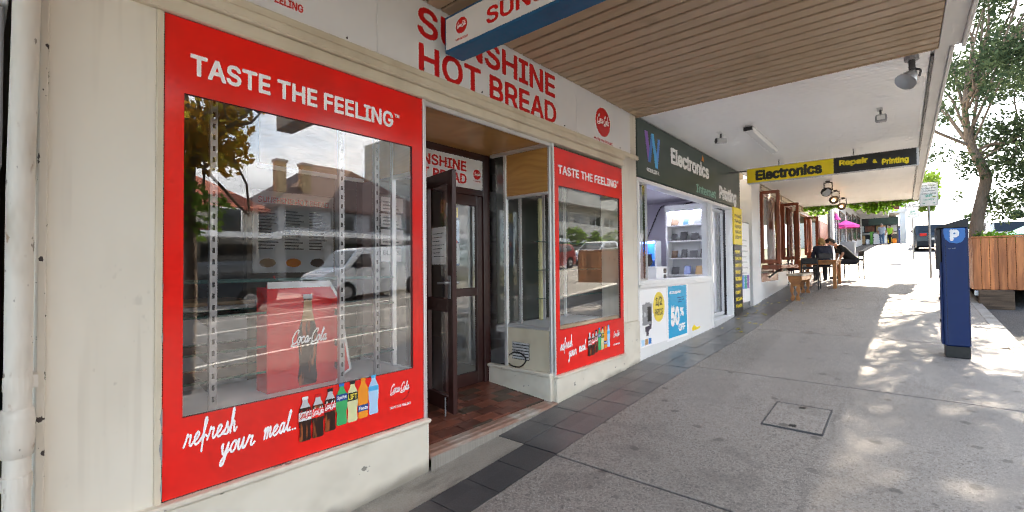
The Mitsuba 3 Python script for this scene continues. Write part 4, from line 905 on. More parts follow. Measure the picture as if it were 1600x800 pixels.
def chair(x, y, a, lbl):
    c = thing('cafe_chair', lbl, 'chair'); z = g1(x); R = [[math.cos(a), -math.sin(a), 0], [math.sin(a), math.cos(a), 0], [0, 0, 1]]; t = (x, y, z)
    P_ = lambda m: tf(m, R, t)
    part(c, 'seat', P_(box(-.21, .21, -.21, .21, .44, .47, .01)), M_satin)
    part(c, 'backrest', P_(cat(box(-.21, -.185, -.18, .18, .70, .86, .008), box(-.205, -.187, -.16, .16, .56, .62, .006))), M_satin)
    for sx in (-1, 1):
        for sy in (-1, 1): part(c, 'leg', P_(tube([(sx*.20, sy*.20, -.002), (sx*.185, sy*.185, .44)]+([(-.20, sy*.18, .86)] if sx < 0 else []), .014, 8)), M_satin, True)
chair(14.95, 1.95, 0., 'black cafe chair at the near end of the pine table')
chair(15.75, 1.10+.02, math.pi/2, 'black cafe chair on the footpath side of the pine table') if False else None
chair(16.0, 2.42, -math.pi/2, 'black cafe chair between the pine table and the cafe wall')
# ------------------------------------------------------------------ people
def hullbones(bones, ref=.025, it=8):
    M = m3.Manifold()
    sph = lambda c, r: m3.Manifold.sphere(r, 14).translate(tuple(map(float, c)))
    for a, ra, b, rb in bones: M = M + m3.Manifold.batch_hull([sph(a, ra), sph(b, rb)])
    M = M.refine_to_length(ref); m = man(M)
    m.merge_vertices()
    trimesh.smoothing.filter_taubin(m, lamb=.5, nu=.53, iterations=it); return m
def hand(wrist, d, side, s=1.):
    d, a, b = frame_of(d); w = np.array(wrist); o = []
    pc = w+d*.085*s
    o += [(w, .026*s, pc+a*.025*s, .020*s), (w, .026*s, pc-a*.025*s, .018*s), (pc+a*.028*s, .018*s, pc-a*.028*s, .018*s)]
    for k, ln in enumerate((.072, .080, .076, .058)):
        q = pc+a*(.030-.020*k)*s; m_ = q+d*ln*.55*s; e = m_+(d*.8+b*.5*side)*ln*.45*s
        o += [(q, .009*s, m_, .0085*s), (m_, .0085*s, e, .007*s)]
    q = w+d*.03*s+a*.028*s; o += [(q, .011*s, q+(d*.6+a*.7)*.04*s, .0095*s), (q+(d*.6+a*.7)*.04*s, .0095*s, q+(d*.95+a*.8)*.06*s, .0085*s)]
    return o
def person(name, label, J, top, leg, shoe, hair, hairlen=0, sleeve=1.0, longleg=True, group=None):
    p = thing(name, label, 'person', group)
    V_ = {k: np.array(v, float) for k, v in J.items()}
    hd, nk, ch, pv = V_['head'], V_['neck'], V_['chest'], V_['pelvis']
    face = np.array(J['face'], float); face /= np.linalg.norm(face)
    upv = (hd-nk)/np.linalg.norm(hd-nk); sd = np.cross(face, upv); sd /= np.linalg.norm(sd)
    B = [(hd+upv*.02, .088, hd-upv*.055+face*.025, .062), (hd-upv*.04, .06, nk, .052), (hd+face*.083-upv*.012, .012, hd+face*.098-upv*.03, .014)]
    for s in (-1, 1): B += [(hd+sd*s*.083-upv*.01, .016, hd+sd*s*.086-upv*.03, .010), (hd+face*.083+sd*s*.03+upv*.008, .008, hd+face*.083+sd*s*.03+upv*.008, .0075)]
    B += [(hd+face*.078-upv*.058-sd*.02, .009, hd+face*.078-upv*.058+sd*.02, .009)]
    for s, S in ((-1, 'l'), (1, 'r')):
        sh, el, wr, hp, kn, an, to = (V_[k+S] for k in ('sh', 'el', 'wr', 'hp', 'kn', 'an', 'to'))
        B += [(nk, .055, sh, .058), (sh, .055, el, .040), (el, .040, wr, .028), (ch, .12, sh, .06), (ch+(sh-ch)*.45, .105, pv+(hp-pv)*.6, .11), (pv, .115, hp, .095), (hp, .092, kn, .058), (kn, .056, an, .038), (an, .040, to, .030)]
        B += hand(wr, wr-el, s)
    B += [(ch, .12, pv, .12), (nk, .055, ch, .11)]
    part(p, 'body', hullbones(B), M_skin, True)
    tp = [(nk-upv*.03, .060, ch, .128), (ch, .135, pv, .130)]
    for S in 'lr':
        sh, el, wr, hp = (V_[k+S] for k in ('sh', 'el', 'wr', 'hp'))
        e2 = sh+(el-sh)*min(1, sleeve)
        tp += [(nk-upv*.02, .060, sh, .066), (ch, .13, sh, .07), (sh, .066, e2, .054), (ch+(sh-ch)*.45, .118, pv+(hp-pv)*.6, .122)]
        if sleeve > 1: tp += [(el, .052, el+(wr-el)*.93, .040)]
    part(p, 'top', hullbones(tp), top, True)
    bt = [(pv-(ch-pv)*.0, .128, pv+(ch-pv)*.15, .126)]
    for S in 'lr':
        hp, kn, an = (V_[k+S] for k in ('hp', 'kn', 'an'))
        bt += [(pv, .125, hp, .105), (hp, .104, kn, .072)]+([(kn, .070, kn+(an-kn)*.97, .054)] if longleg else [])
    part(p, 'trousers', hullbones(bt), leg, True)
    for S in 'lr':
        an, to = V_['an'+S], V_['to'+S]
        part(p, 'shoe', hullbones([(an-[0,0,.02], .048, to-[0,0,0], .040), (an+[0,0,-.04], .045, to+(to-an)*.25, .034)], .02, 4), shoe, True)
    hb = [(hd+upv*.045-face*.018, .092, hd-face*.035-upv*.01, .085), (hd+upv*.05+face*.02, .078, hd+upv*.05-face*.02, .088)]
    for s in (-1, 1): hb += [(hd+sd*s*.035-face*.03, .066, hd+sd*s*.04-face*.04-upv*(.04+hairlen), .05)]
    h_ = hullbones(hb, .02, 4)
    h_.vertices += (meshkit.fbm(h_.vertices*38, 3)-.5)[:, None]*.022*(h_.vertices-hd)/.09
    part(p, 'hair', h_, hair, True)
    return p
def stand(x, y, z, a, stride=.12, H=1.72):
    s = H/1.75; f = np.array([math.cos(a), math.sin(a), 0]); r = np.array([math.sin(a), -math.cos(a), 0]); u = np.array([0, 0, 1]); o = np.array([x, y, z])
    P_ = lambda F_, R_, U_: o+(f*F_+r*R_+u*U_)*s
    return dict(head=P_(.03, 0, 1.62), neck=P_(.0, 0, 1.46), chest=P_(0, 0, 1.26), pelvis=P_(0, 0, .97), face=f,
        shl=P_(0, -.185, 1.42), ell=P_(-.07, -.25, 1.14), wrl=P_(.06, -.25, .90), shr=P_(0, .185, 1.42), elr=P_(.03, .25, 1.14), wrr=P_(.20, .20, .98),
        hpl=P_(0, -.09, .92), knl=P_(.10, -.095, .50), anl=P_(stride, -.095, .09), tol=P_(stride+.16, -.10, .035),
        hpr=P_(0, .09, .92), knr=P_(-.02, .095, .50), anr=P_(-stride*1.3, .095, .10), tor=P_(-stride*1.3+.15, .10, .035))
def sit(x, y, z, a, seat=.47, lean=.15, hands=(.42, .72)):
    f = np.array([math.cos(a), math.sin(a), 0]); r = np.array([math.sin(a), -math.cos(a), 0]); u = np.array([0, 0, 1]); o = np.array([x, y, z])
    P_ = lambda F_, R_, U_: o+f*F_+r*R_+u*(U_+seat-.47)
    c = lambda h: lean*h/.5
    hf, hz = hands
    return dict(head=P_(c(.78)+.05, 0, .47+.10+.68*(1-.35*lean)), neck=P_(c(.6), 0, .47+.10+.52*(1-.35*lean)), chest=P_(c(.38), 0, .47+.10+.33*(1-.25*lean)), pelvis=P_(0, 0, .58), face=f*.9-u*lean*.8,
        shl=P_(c(.55), -.18, .47+.10+.48*(1-.35*lean)), ell=P_(c(.5)*.6+.14, -.24, .47+.10+.22), wrl=P_(hf, -.14, hz), shr=P_(c(.55), .18, .47+.10+.48*(1-.35*lean)), elr=P_(c(.5)*.6+.14, .24, .47+.10+.22), wrr=P_(hf, .14, hz),
        hpl=P_(.02, -.10, .56), knl=P_(.44, -.13, .53), anl=P_(.42, -.13, .09), tol=P_(.57, -.14, .035), hpr=P_(.02, .10, .56), knr=P_(.44, .13, .53), anr=P_(.40, .13, .09), tor=P_(.55, .14, .035))
chair(16.95, 1.86, .35, 'black cafe chair under the blond person at the far end of the table')
person('person', 'blond person in a dark jacket sitting at the far end of the pine table', sit(16.95, 1.86, g1(16.95), .35, lean=.12, hands=(.36, .66)), M_jacket, M_dtrous, M_black, M_blond, .04, 1.2)
chair(17.8, 1.18, math.pi*.62, 'black cafe chair under the leaning person in a black shirt')
person('person', 'dark haired person in a black t-shirt leaning forward beside the cafe table', sit(17.8, 1.18, g1(17.8), math.pi*.62, lean=.36, hands=(.42, .60)), M_tblack, M_dtrous, M_black, M_dhair, 0, .7, False)
person('person', 'grey haired person in a pale shirt and jeans walking down the sunlit footpath', stand(48.0, 1.30, g1(48)+.0, math.pi*.97, .16), M_shirt, M_jeans, M_brown, M_ghair, 0, .7)
person('person', 'person in a bright green vest standing by the far shop', stand(52.0, .85, g1(52), math.pi*.8, .05, 1.66), M_vest, M_dtrous, M_black, M_dhair, 0, .4)
# ------------------------------------------------------------------ parking meter
pm = thing('parking_meter', 'tall dark blue parking ticket machine with a white letter P on the footpath', 'parking meter')
mxa, mxb, mya, myb = 7.93, 8.24, -.612, -.372
zb = g1(7.95)
hull = lambda pts: man(m3.Manifold.hull_points(np.array(pts, float)))
part(pm, 'base', box(mxa+.006, mxb-.01, mya+.006, myb-.006, zb-.01, zb+.13, .004), M_black)
part(pm, 'cabinet', box(mxa, mxb, mya, myb, zb+.131, 1.925, .014), M_meter, 30)
part(pm, 'side_edge', box(mxa+.02, mxb-.02, myb+.001, myb+.022, zb+.14, 1.50, .008), M_meter)
part(pm, 'cap', hull([(mxa-.004, mya-.004, 1.927), (mxb+.004, mya-.004, 1.927), (mxa-.004, myb+.05, 1.927), (mxb+.004, myb+.05, 1.927), (mxa+.002, mya-.002, 2.030), (mxb, mya-.002, 2.030), (mxa+.002, mya+.03, 2.030), (mxb, mya+.03, 2.030), (mxa, myb+.04, 1.945), (mxb, myb+.04, 1.945)]), M_satin)
part(pm, 'console', box(mxa+.03, mxb-.03, myb+.001, myb+.055, 1.40, 1.922, .012), M_satin)
part(pm, 'screen', box(mxa+.06, mxb-.06, myb+.056, myb+.058, 1.66, 1.82), M_darkglass)
for k in range(3): part(pm, 'lock', cyl((mxa+.16, myb+.022, .75+.28*k), (mxa+.16, myb+.034, .75+.28*k), .016, n=10), M_black)
badge = Polygon([(-.09,.085),(.09,.085),(.09,-.02),(.06,-.075),(.02,-.09),(-.04,-.075),(-.078,-.03),(-.09,.03)]).buffer(.008)
part(pm, 'badge', onx(affinity.translate(badge, .487, 1.825), mxa, .002), M_meter2)
part(pm, 'letter', onx(fit('P', .447, .532, 1.775, .115, .09), mxa-.002, .0015), M_letwhite)
part(pm, 'small_print', onx(fit('PAY HERE', .43, .50, 1.66, .012), mxa, .001), M_grey)
part(pm, 'panel_line', cat(box(mxa-.001, mxa+.001, mya+.006, mya+.010, zb+.15, 1.90), box(mxa-.001, mxa+.001, myb-.034, myb-.030, zb+.15, 1.90)), M_black)
# ------------------------------------------------------------------ sign posts
def post(x, y, w, h, ztop, lbl, rows):
    s = thing('parking_sign', lbl, 'sign'); z = g1(x)
    part(s, 'pole', cyl((x, y, z-.05), (x, y, ztop+.02), .027, n=12), M_galv, True)
    part(s, 'plate', box(x-.036, x-.030, y-w/2, y+w/2, ztop-h, ztop, .003), M_letwhite)
    part(s, 'border', onx(sbox(-y-w/2+.015, ztop-h+.015, -y+w/2-.015, ztop-.015).difference(sbox(-y-w/2+.027, ztop-h+.027, -y+w/2-.027, ztop-.027)), x-.036, .001), M_lgrey)
    g = []
    for k, t in enumerate(rows): g.append(fit(t, -y-w*.38, -y+w*.38, ztop-h*(.16+.115*k), h*.06, .01))
    part(s, 'lettering', onx(shapely.union_all(g), x-.036, .001), M_dgrey)
    part(s, 'symbol', onx(shapely.union_all([fit('2P', -y-w*.2, -y+w*.2, ztop-h*.62, h*.10, .03), fit('TICKET', -y-w*.3, -y+w*.3, ztop-h*.76, h*.06, .01), sbox(-y-w*.33, ztop-h*.90, -y-w*.2, ztop-h*.87), sbox(-y+w*.2, ztop-h*.90, -y+w*.33, ztop-h*.87)]), x-.036, .001), M_teal)
post(18.5, -.61, .42, .70, 3.87, 'tall white parking sign on a grey pole behind the blue ticket machine', ['MON TO FRI', '8.30AM-6PM', 'SATURDAY', '9AM-1PM'])
post(26.5, -.34, .42, .66, 4.07, 'smaller distant parking sign on a leaning pole beside the far parked cars', ['1P', '8AM-6PM'])
m2 = thing('parking_meter', 'distant dark blue ticket machine beside the white column of the far shop', 'parking meter')
part(m2, 'cabinet', box(58.0, 58.4, -.02, .33, g1(58)-.02, g1(58)+1.5, .02), M_meter); part(m2, 'cap', box(57.98, 58.42, -.04, .35, g1(58)+1.501, g1(58)+1.7, .04), M_satin); part(m2, 'badge', onx(sbox(-.21, g1(58)+1.25, -.09, g1(58)+1.4), 58., .004), M_letwhite)
# ------------------------------------------------------------------ planter parklet
pk = thing('timber_planter', 'orange brown vertical board planter box standing on sleepers in the parking lane', 'planter')
px0, px1, py0, py1, pz0, pz1 = 13.50, 17.6, -3.2, -1.10, .925, 1.985
w_ = .122
def vb(a, b, c, d): return box(a, b, c, d, pz0+rng.uniform(-.006, .006), pz1+rng.uniform(-.004, .004), .004)
y = py1
while y > py0+.05: part(pk, 'board', vb(px0, px0+.022, y-w_+.004, y-.002), M_board); y -= w_
x = px0+.024
while x < px1-.05: part(pk, 'board', vb(x+.002, x+w_-.004, py1-.022, py1), M_board); x += w_
part(pk, 'capping', cat(box(px0-.02, px1, py1-.10, py1+.01, pz1+.006, pz1+.034, .004), box(px0-.02, px0+.08, py0, py1-.101, pz1+.006, pz1+.034, .004)), M_board)
part(pk, 'liner', box(px0+.023, px1, py0, py1-.023, pz0, pz1-.12), M_grout)
def sl(y0, y1, x0): return solo('timber_sleeper', 'weathered sleeper block carrying the front of the timber planter' if y0 < -1.3 else 'grey sleeper end under the near corner of the timber planter', 'sleeper', box(x0, x0+.24, y0, y1, g1(13.4)-.135, pz0-.008, .012), M_sleeper)
sl(-1.66, -1.16, 13.35); 
solo('bracket_block', 'small pale bracket block beside the sleeper under the planter', 'block', box(13.42, 13.50, -1.24, -1.10, .80, .90, .01), M_inwhite)
solo('timber_sleeper', 'second sleeper carrying the far end of the timber planter', 'sleeper', box(16.8, 17.05, -2.4, -1.2, g1(16.9)-.135, pz0-.008, .012), M_sleeper)
# ------------------------------------------------------------------ plants
def leaves(c, n, size, elong=1.6, droop=0., seed=0):
    """n leaf quads (bent in two triangles each side) about the given centres c (n,3)"""
    r = np.random.default_rng(seed)
    c = np.asarray(c); n = len(c)
    nz = r.normal(size=(n, 3)); nz /= np.linalg.norm(nz, axis=1, keepdims=True)
    t = r.normal(size=(n, 3)); t[:, 2] -= droop; t -= nz*(t*nz).sum(1, keepdims=True); t /= np.linalg.norm(t, axis=1, keepdims=True)+1e-9
    b = np.cross(nz, t); s = size*(.6+.8*r.random((n, 1)))
    L_, W_ = s*elong*.5, s*.5
    V = np.stack([c-t*L_, c+b*W_*.8-t*L_*.1, c+t*L_, c-b*W_*.8-t*L_*.1], 1).reshape(-1, 3)
    i = np.arange(n)[:, None]*4
    return tm(V, np.concatenate([i+[[0, 1, 2]], i+[[0, 2, 3]]]))
def cloud_pts(centres, radii, per, r):
    out = []
    for c, R in zip(centres, radii):
        d = r.normal(size=(per, 3)); d /= np.linalg.norm(d, axis=1, keepdims=True)
        out.append(np.array(c)+d*(R*r.random((per, 1))**.45)*[1, 1, .75])
    return np.vstack(out)
def limb(p, q, r0, r1, wob, r, n=7):
    t = np.linspace(0, 1, n)[:, None]; p, q = np.array(p, float), np.array(q, float)
    o = p+(q-p)*t+np.sin(t*np.pi)*r.normal(size=(1, 3))*wob+r.normal(size=(n, 3))*wob*.12*(t > 0)
    return o, np.linspace(r0, r1, n)
def branchtree(trunk_pts, trunk_r, tips, r, r0=.10):
    ms = [tube(spline(trunk_pts, 6), np.interp(np.linspace(0, 1, (len(trunk_pts)-1)*6+1), np.linspace(0, 1, len(trunk_r)), trunk_r), 14)]
    tw = []
    sp_ = spline(trunk_pts, 6)
    for q in tips:
        k = int(len(sp_)*(.55+.42*r.random())); base = sp_[min(k, len(sp_)-1)]
        o, rr_ = limb(base, q, r0*(.5+.5*r.random()), .015, .35, r)
        ms.append(tube(o, rr_, 7)); tw.append(o)
    return ms, tw
r_ = np.random.default_rng(11)
tr = thing('street_tree', 'big dark leaved street tree with a bent trunk rising behind the timber planter', 'tree')
tp = [(17.0, -1.45, .7), (17.0, -1.46, 2.3), (17.05, -1.60, 3.2), (17.0, -1.66, 3.75), (16.9, -1.42, 4.5), (16.9, -1.32, 5.4), (17.1, -1.4, 6.6)]
cents, rads = [], []
for k in range(96):
    a = r_.random()*2*np.pi; rr = 3.6*r_.random()**.6; zz = 4.6+6.6*r_.random()
    sc_ = 1-.55*max(0, (zz-7.5)/4)
    cents.append((17.0+.3+rr*math.cos(a)*sc_*1.05, -1.75+rr*math.sin(a)*.80*sc_, zz)); rads.append(.40+.45*r_.random())
for c_ in ((15.2, -.75, 4.9), (15.8, -.95, 3.9), (16.4, -2.7, 3.5), (15.6, -2.6, 4.2), (17.6, -2.9, 3.2), (16.2, -.7, 5.6), (15.0, -1.4, 6.0), (17.8, -.9, 4.2), (18.2, -.7, 3.4), (17.0, -2.2, 3.2), (17.2, -2.4, 3.9), (16.8, -2.3, 4.6), (17.5, -2.0, 2.9), (16.6, -2.0, 3.9), (17.4, -1.9, 4.4)):
    cents.append(c_); rads.append(.6)
upper = [(11.2+7.5*r_.random(), -3.9+3.1*r_.random(), 8.7+3.0*r_.random()) for _ in range(58)]
def okc(c_): return c_[1] < -.62
keep = [i for i, c_ in enumerate(cents) if okc(c_) or c_[2] > 5.2]; cents = [cents[i] for i in keep]; rads = [rads[i] for i in keep]
ms, tw = branchtree(tp, [.155, .13, .12, .115, .09, .065, .035], cents[::7]+upper[::9], r_, .042)
tk = part(tr, 'trunk', ms[0], M_bark, True); part(tr, 'limbs', cat(*ms[1:]), M_bark, True)
pts = cloud_pts(cents, rads, 330, r_)
pts = np.vstack([pts, cloud_pts(upper, [.85]*len(upper), 420, r_)])
pts = pts[~((pts[:, 0] < 18.8) & (pts[:, 1] > -1.15) & (pts[:, 2] < 4.9))]
pts = pts[(pts[:, 1] < -.50) | (pts[:, 2] > 4.3)]
pts = pts[(pts[:, 1] < -.25*(pts[:, 2]-.4)+.02+.5*(meshkit.fbm(pts*.55, 3, 5)-.5)) | (r_.random(len(pts)) < .42)]
sel = r_.random(len(pts))
part(tr, 'crown', leaves(pts[sel < .55], 0, .066, 2.0, 0, 1), L_dk); part(tr, 'crown', leaves(pts[sel >= .55], 0, .062, 2.0, 0, 2), L_md)
# autumn tree near the camera (seen in the window glass)
at_ = thing('autumn_tree', 'yellowing broad leaved street tree at the kerb, seen reflected in the left window', 'tree')
tp = [(1.82, -1.75, -.2), (1.86, -1.75, 1.2), (1.84, -1.76, 2.4), (1.86, -1.8, 3.3), (1.7, -1.8, 4.4)]
c2 = [(.8+1.2*r_.random(), -2.1+.8*r_.random(), 2.3+2.0*r_.random()) for _ in range(26)]+[(1.9+.45*r_.random(), -2.0+.5*r_.random(), 2.75+1.1*r_.random()) for _ in range(10)]+[(2.35, -1.8, 3.7), (2.5, -1.7, 3.85), (2.1, -1.8, 2.3), (1.95, -1.7, 2.1)]
ms, tw = branchtree(tp, [.085, .075, .07, .05, .02], c2[::2], r_, .03)
part(at_, 'trunk', ms[0], M_bark, True); part(at_, 'limbs', cat(*ms[1:]), M_bark, True)
pts = cloud_pts(c2, [.30]*len(c2), 62, r_); sel = r_.random(len(pts))
low = pts[:, 2] < 2.65
part(at_, 'crown', leaves(pts[(sel < .6) & ~low], 0, .095, 1.1, .4, 3), L_au); part(at_, 'crown', leaves(pts[(sel >= .6) & ~low], 0, .09, 1.1, .4, 4), L_au2); part(at_, 'crown', leaves(pts[low], 0, .09, 1.1, .4, 5), L_lt)
# vine hanging from the end of the white canopy
vn = thing('hanging_vine', 'bright green vine hanging from the far end of the white canopy', 'vine')
vp = []
for k in range(120):
    y = -.55+3.1*r_.random(); L_ = .06+.26*r_.random()*(.15+1.0*abs(math.sin(y*1.7+.6)))
    vp.append(np.c_[np.full(24, CE+.05)+r_.normal(size=24)*.07, y+r_.normal(size=24)*.06, 3.60-L_*1.6*r_.random(24)])
vp = np.vstack(vp); sel = r_.random(len(vp))
part(vn, 'foliage', leaves(vp[sel < .6], 0, .085, 1.3, .8, 6), L_vine); part(vn, 'foliage', leaves(vp[sel >= .6], 0, .085, 1.3, .8, 7), L_lt)
ep = np.vstack([np.c_[CE+.15+.5*r_.random(20), -.42-.35*r_.random(20), 3.1+.8*r_.random(20)] for _ in range(30)])
ep2 = np.vstack([np.c_[CE+.5+r_.normal(size=20)*.5, -.45-.45*r_.random(20), 3.4+.9*r_.random(20)] for _ in range(40)])
part(vn, 'foliage', leaves(np.vstack([ep, ep2]), 0, .085, 1.3, .5, 8), L_lt)
def shrub(name, lbl, cat_, x0, x1, y0, y1, z0, z1, n, size, m1, m2, seed, group=None):
    r = np.random.default_rng(seed); k = thing(name, lbl, cat_, group)
    nb_ = 16 if x1-x0 < 3 else 60
    c_ = [(x0+(x1-x0)*r.random(), y0+(y1-y0)*r.random(), z0+(z1-z0)*r.random()**1.2) for _ in range(nb_)]
    p_ = cloud_pts(c_, [.22*min(1.2, (z1-z0)*1.1)+.12]*nb_, n//nb_, r); s = r.random(len(p_))
    part(k, 'foliage', leaves(p_[s < .5], 0, size, 1.8, -.6, seed), m1); part(k, 'foliage', leaves(p_[s >= .5], 0, size, 1.8, -.6, seed+1), m2)
    part(k, 'stem', cat(*[tube([(q[0]*.3+.7*(x0+x1)/2, q[1], z0-.2), q], [.012, .006], 5) for q in c_[::2]]), M_bark)
shrub('planter_shrub', 'low grassy green shrub growing at the near end of the timber planter', 'shrub', 13.8, 15.0, -1.75, -1.25, 1.88, 2.03, 1300, .05, L_vine, L_lt, 21)
shrub('planter_shrub', 'sparse grey green shrub at the street side of the timber planter', 'shrub', 14.0, 16.0, -2.6, -1.85, 1.88, 2.0, 1200, .05, L_lt, L_vine, 23)
shrub('planter_shrub', 'taller shrub behind the bent tree trunk in the planter', 'shrub', 16.0, 17.5, -2.0, -1.3, 1.9, 2.15, 1500, .05, L_md, L_lt, 25)
# ------------------------------------------------------------------ vehicles
def vehicle(name, lbl, x, y, yaw, zoff, prof, hw, belt, roof, wheels, paint, glass_side, glass_fr, glass_rr, cat_, wr=.32, group=None, barn=None):
    """prof: side outline [(x,z)], front at +x; wheels: x of the axles"""
    v = thing(name, lbl, cat_, group); z = g1(x)+zoff
    slope = math.atan((g1(x+1.5)-g1(x-1.5))/3)*math.cos(yaw)
    cs_, sn = math.cos(yaw), math.sin(yaw)
    R = np.array([[cs_, -sn, 0], [sn, cs_, 0], [0, 0, 1]])@np.array([[math.cos(slope), 0, -math.sin(slope)], [0, 1, 0], [math.sin(slope), 0, math.cos(slope)]])
    P_ = lambda m: tf(m, R, (x, y, z))
    xs = [p[0] for p in prof]; xa, xb = min(xs), max(xs); xm, hl = (xa+xb)/2, (xb-xa)/2
    def warp(vv):
        vv = vv.copy(); t = np.clip((vv[:, 2]-belt)/(roof-belt), 0, 1)
        k = (1-.15*t*t)*(1-.13*np.clip((np.abs(vv[:, 0]-xm)/hl-.62)/.38, 0, 1)**2)*(1-.05*np.clip((belt*.55-vv[:, 2])/belt, 0, 1))
        vv[:, 1] *= k; return vv
    poly = Polygon(prof).buffer(.05).buffer(-.10).buffer(.05)
    def slab(g, half, inner=None):
        cs = m3.CrossSection([np.array(g.exterior.coords)[:-1]], m3.FillRule.NonZero)
        return m3.Manifold.extrude(cs, 2*half).rotate((90, 0, 0)).translate((0, half, 0))
    b = slab(poly, hw)
    for wx_ in wheels: b = b-m3.Manifold.cylinder(3*hw, wr+.055, wr+.055, 28).translate((0, 0, -1.5*hw)).rotate((90, 0, 0)).translate((wx_, 0, wr))+m3.Manifold.cube((.01, .01, .01), True).translate((wx_, 0, wr+.2))
    bm = man(b.refine_to_length(.16)); bm.vertices = warp(bm.vertices)
    part(v, 'body', P_(bm), paint, 30)
    for wx_ in wheels:
        for s in (-1, 1):
            yy = s*(hw-.11)
            w = part(v, 'wheel', P_(tf(trimesh.creation.cylinder(wr, .20, sections=24), [[1,0,0],[0,0,1],[0,-1,0]], (wx_, yy, wr))), M_tyre, 30)
            part(w, 'rim', P_(tf(trimesh.creation.cylinder(wr*.64, .012, sections=10), [[1,0,0],[0,0,1],[0,-1,0]], (wx_, yy+s*.102, wr))), M_rim)
    for g in glass_side:
        for s in (-1, 1):
            gm = man(slab(Polygon(g).buffer(-.015).buffer(.015), .004).refine_to_length(.2)); gm.vertices[:, 1] += s*(hw+.002); gm.vertices = warp(gm.vertices)
            part(v, 'side_window', P_(gm), M_darkglass)
    for nm, (a, b_) in (('windscreen', glass_fr), ('rear_window', glass_rr)):
        if a is None: continue
        a, b_ = np.array(a), np.array(b_); nrm = np.array([(b_-a)[1], -(b_-a)[0]]); nrm = nrm/np.linalg.norm(nrm)*.012
        if nrm[0]*(1 if nm == 'windscreen' else -1) < 0: nrm = -nrm
        q = [a+nrm, b_+nrm, b_-nrm*.5, a-nrm*.5]; hwx = hw*.86
        gm = man(m3.Manifold.hull_points(np.array([(p[0], s*hwx, p[1]) for p in q for s in (-1, 1)])).refine_to_length(.3)); gm.vertices = warp(gm.vertices)
        part(v, nm, P_(gm), M_darkglass)
    return v, P_, warp
CAR = [(-2.05,.28),(-2.12,.55),(-2.08,.86),(-1.98,.98),(-1.70,1.40),(-1.35,1.50),(-.2,1.52),(.15,1.46),(.95,1.00),(1.75,.90),(2.05,.74),(2.12,.52),(2.08,.28),(1.9,.2),(-1.9,.2)]
CARG = ([[(-1.50,1.06),(-1.36,1.38),(-.52,1.42),(-.52,1.03)], [(-.44,1.03),(-.44,1.42),(.08,1.38),(.66,1.02)]], ((.94,1.03),(.20,1.44)), ((-1.95,1.05),(-1.72,1.38)))
def car(lbl, x, y, yaw, paint, group=None, name='parked_car', zoff=-.13, sc=1.0):
    pr = [(a*sc, b*sc) for a, b in CAR]; S = lambda g: [(a*sc, b*sc) for a, b in g]
    v, P_, wp_ = vehicle(name, lbl, x, y, yaw, zoff, pr, .90*sc, .98*sc, 1.52*sc, (-1.28*sc, 1.32*sc), paint, [S(g) for g in CARG[0]], S(CARG[1]), S(CARG[2]), 'car', .33*sc, group)
    for s in (-1, 1):
        q = box(-2.10*sc, -1.96*sc, s*.52*sc-.16, s*.52*sc+.16, .80*sc, .98*sc, .03); part(v, 'tail_light', P_(q), M_lamp_r)
        q = box(1.86*sc, 2.02*sc, s*.52*sc-.15, s*.52*sc+.15, .66*sc, .80*sc, .04); part(v, 'headlight', P_(q), M_lamp_w)
        part(v, 'mirror', P_(box(.55*sc, .70*sc, s*.94*sc-.07, s*.94*sc+.07, 1.02*sc, 1.14*sc, .03)), paint)
    part(v, 'number_plate', P_(box(-2.135*sc, -2.10*sc, -.2, .2, .62*sc, .72*sc)), M_letwhite)
    return v
car('dark parked car with red tail lights beyond the parking sign', 38.6, -1.48, 0., M_cardark, sc=1.08)
car('silver parked car ahead of the dark car up the hill', 45.5, -1.5, 0., M_carsilver)
car('white parked car behind the trunk of the street tree', 30.0, -3.5, .1, M_carwhite, sc=1.1)
car('silver car standing across the road beyond the timber planter', 33.0, -7.6, 2.9, M_carsilver, sc=1.1)
car('dark parked car further up the hill beside the far shop', 53.0, -1.6, 0., M_cardark)
VAN = [(-2.45,.26),(-2.50,.60),(-2.48,1.60),(-2.40,1.92),(-2.2,1.97),(.55,1.97),(.95,1.90),(1.62,1.24),(2.28,1.06),(2.46,.86),(2.50,.50),(2.44,.26),(2.2,.2),(-2.2,.2)]
vv, P_, wp_ = vehicle('white_van', 'white delivery van parked across the road, seen reflected in the left window', 10.6, -11.3, math.pi, -.13, VAN, .94, 1.1, 1.97, (-1.5, 1.55), M_carwhite, [[(.45,1.22),(.45,1.72),(.85,1.72),(1.36,1.24)]], ((1.60,1.30),(1.02,1.86)), (None, None), 'van', .34)
for s in (-1, 1):
    part(vv, 'headlight', P_(box(2.20, 2.42, s*.66-.16, s*.66+.16, .84, 1.02, .05)), M_lamp_w); part(vv, 'mirror', P_(box(1.0, 1.16, s*1.02-.08, s*1.02+.08, 1.20, 1.44, .03)), M_black)
    part(vv, 'door_handle', P_(box(.30, .46, s*.935-.012, s*.935+.012, 1.08, 1.13, .004)), M_black); part(vv, 'door_handle', P_(box(-.10, .06, s*.935-.012, s*.935+.012, 1.08, 1.13, .004)), M_black)
part(vv, 'grille', P_(box(2.40, 2.47, -.55, .55, .74, .90, .02)), M_black)
car('dark parked car across the road in front of the white van', 4.4, -11.4, math.pi, M_cardark, sc=1.08)
car('second dark car parked across the road behind the autumn tree', -1.2, -11.4, math.pi, M_cardark)
car('silver car parked across the road behind the white van', 17.0, -11.4, math.pi, M_carsilver)
car('red car parked across the road farther up the hill', 23.0, -11.4, math.pi, M_carred)
car('white car parked across the road beyond the red car', 29.0, -11.4, math.pi, M_carwhite)
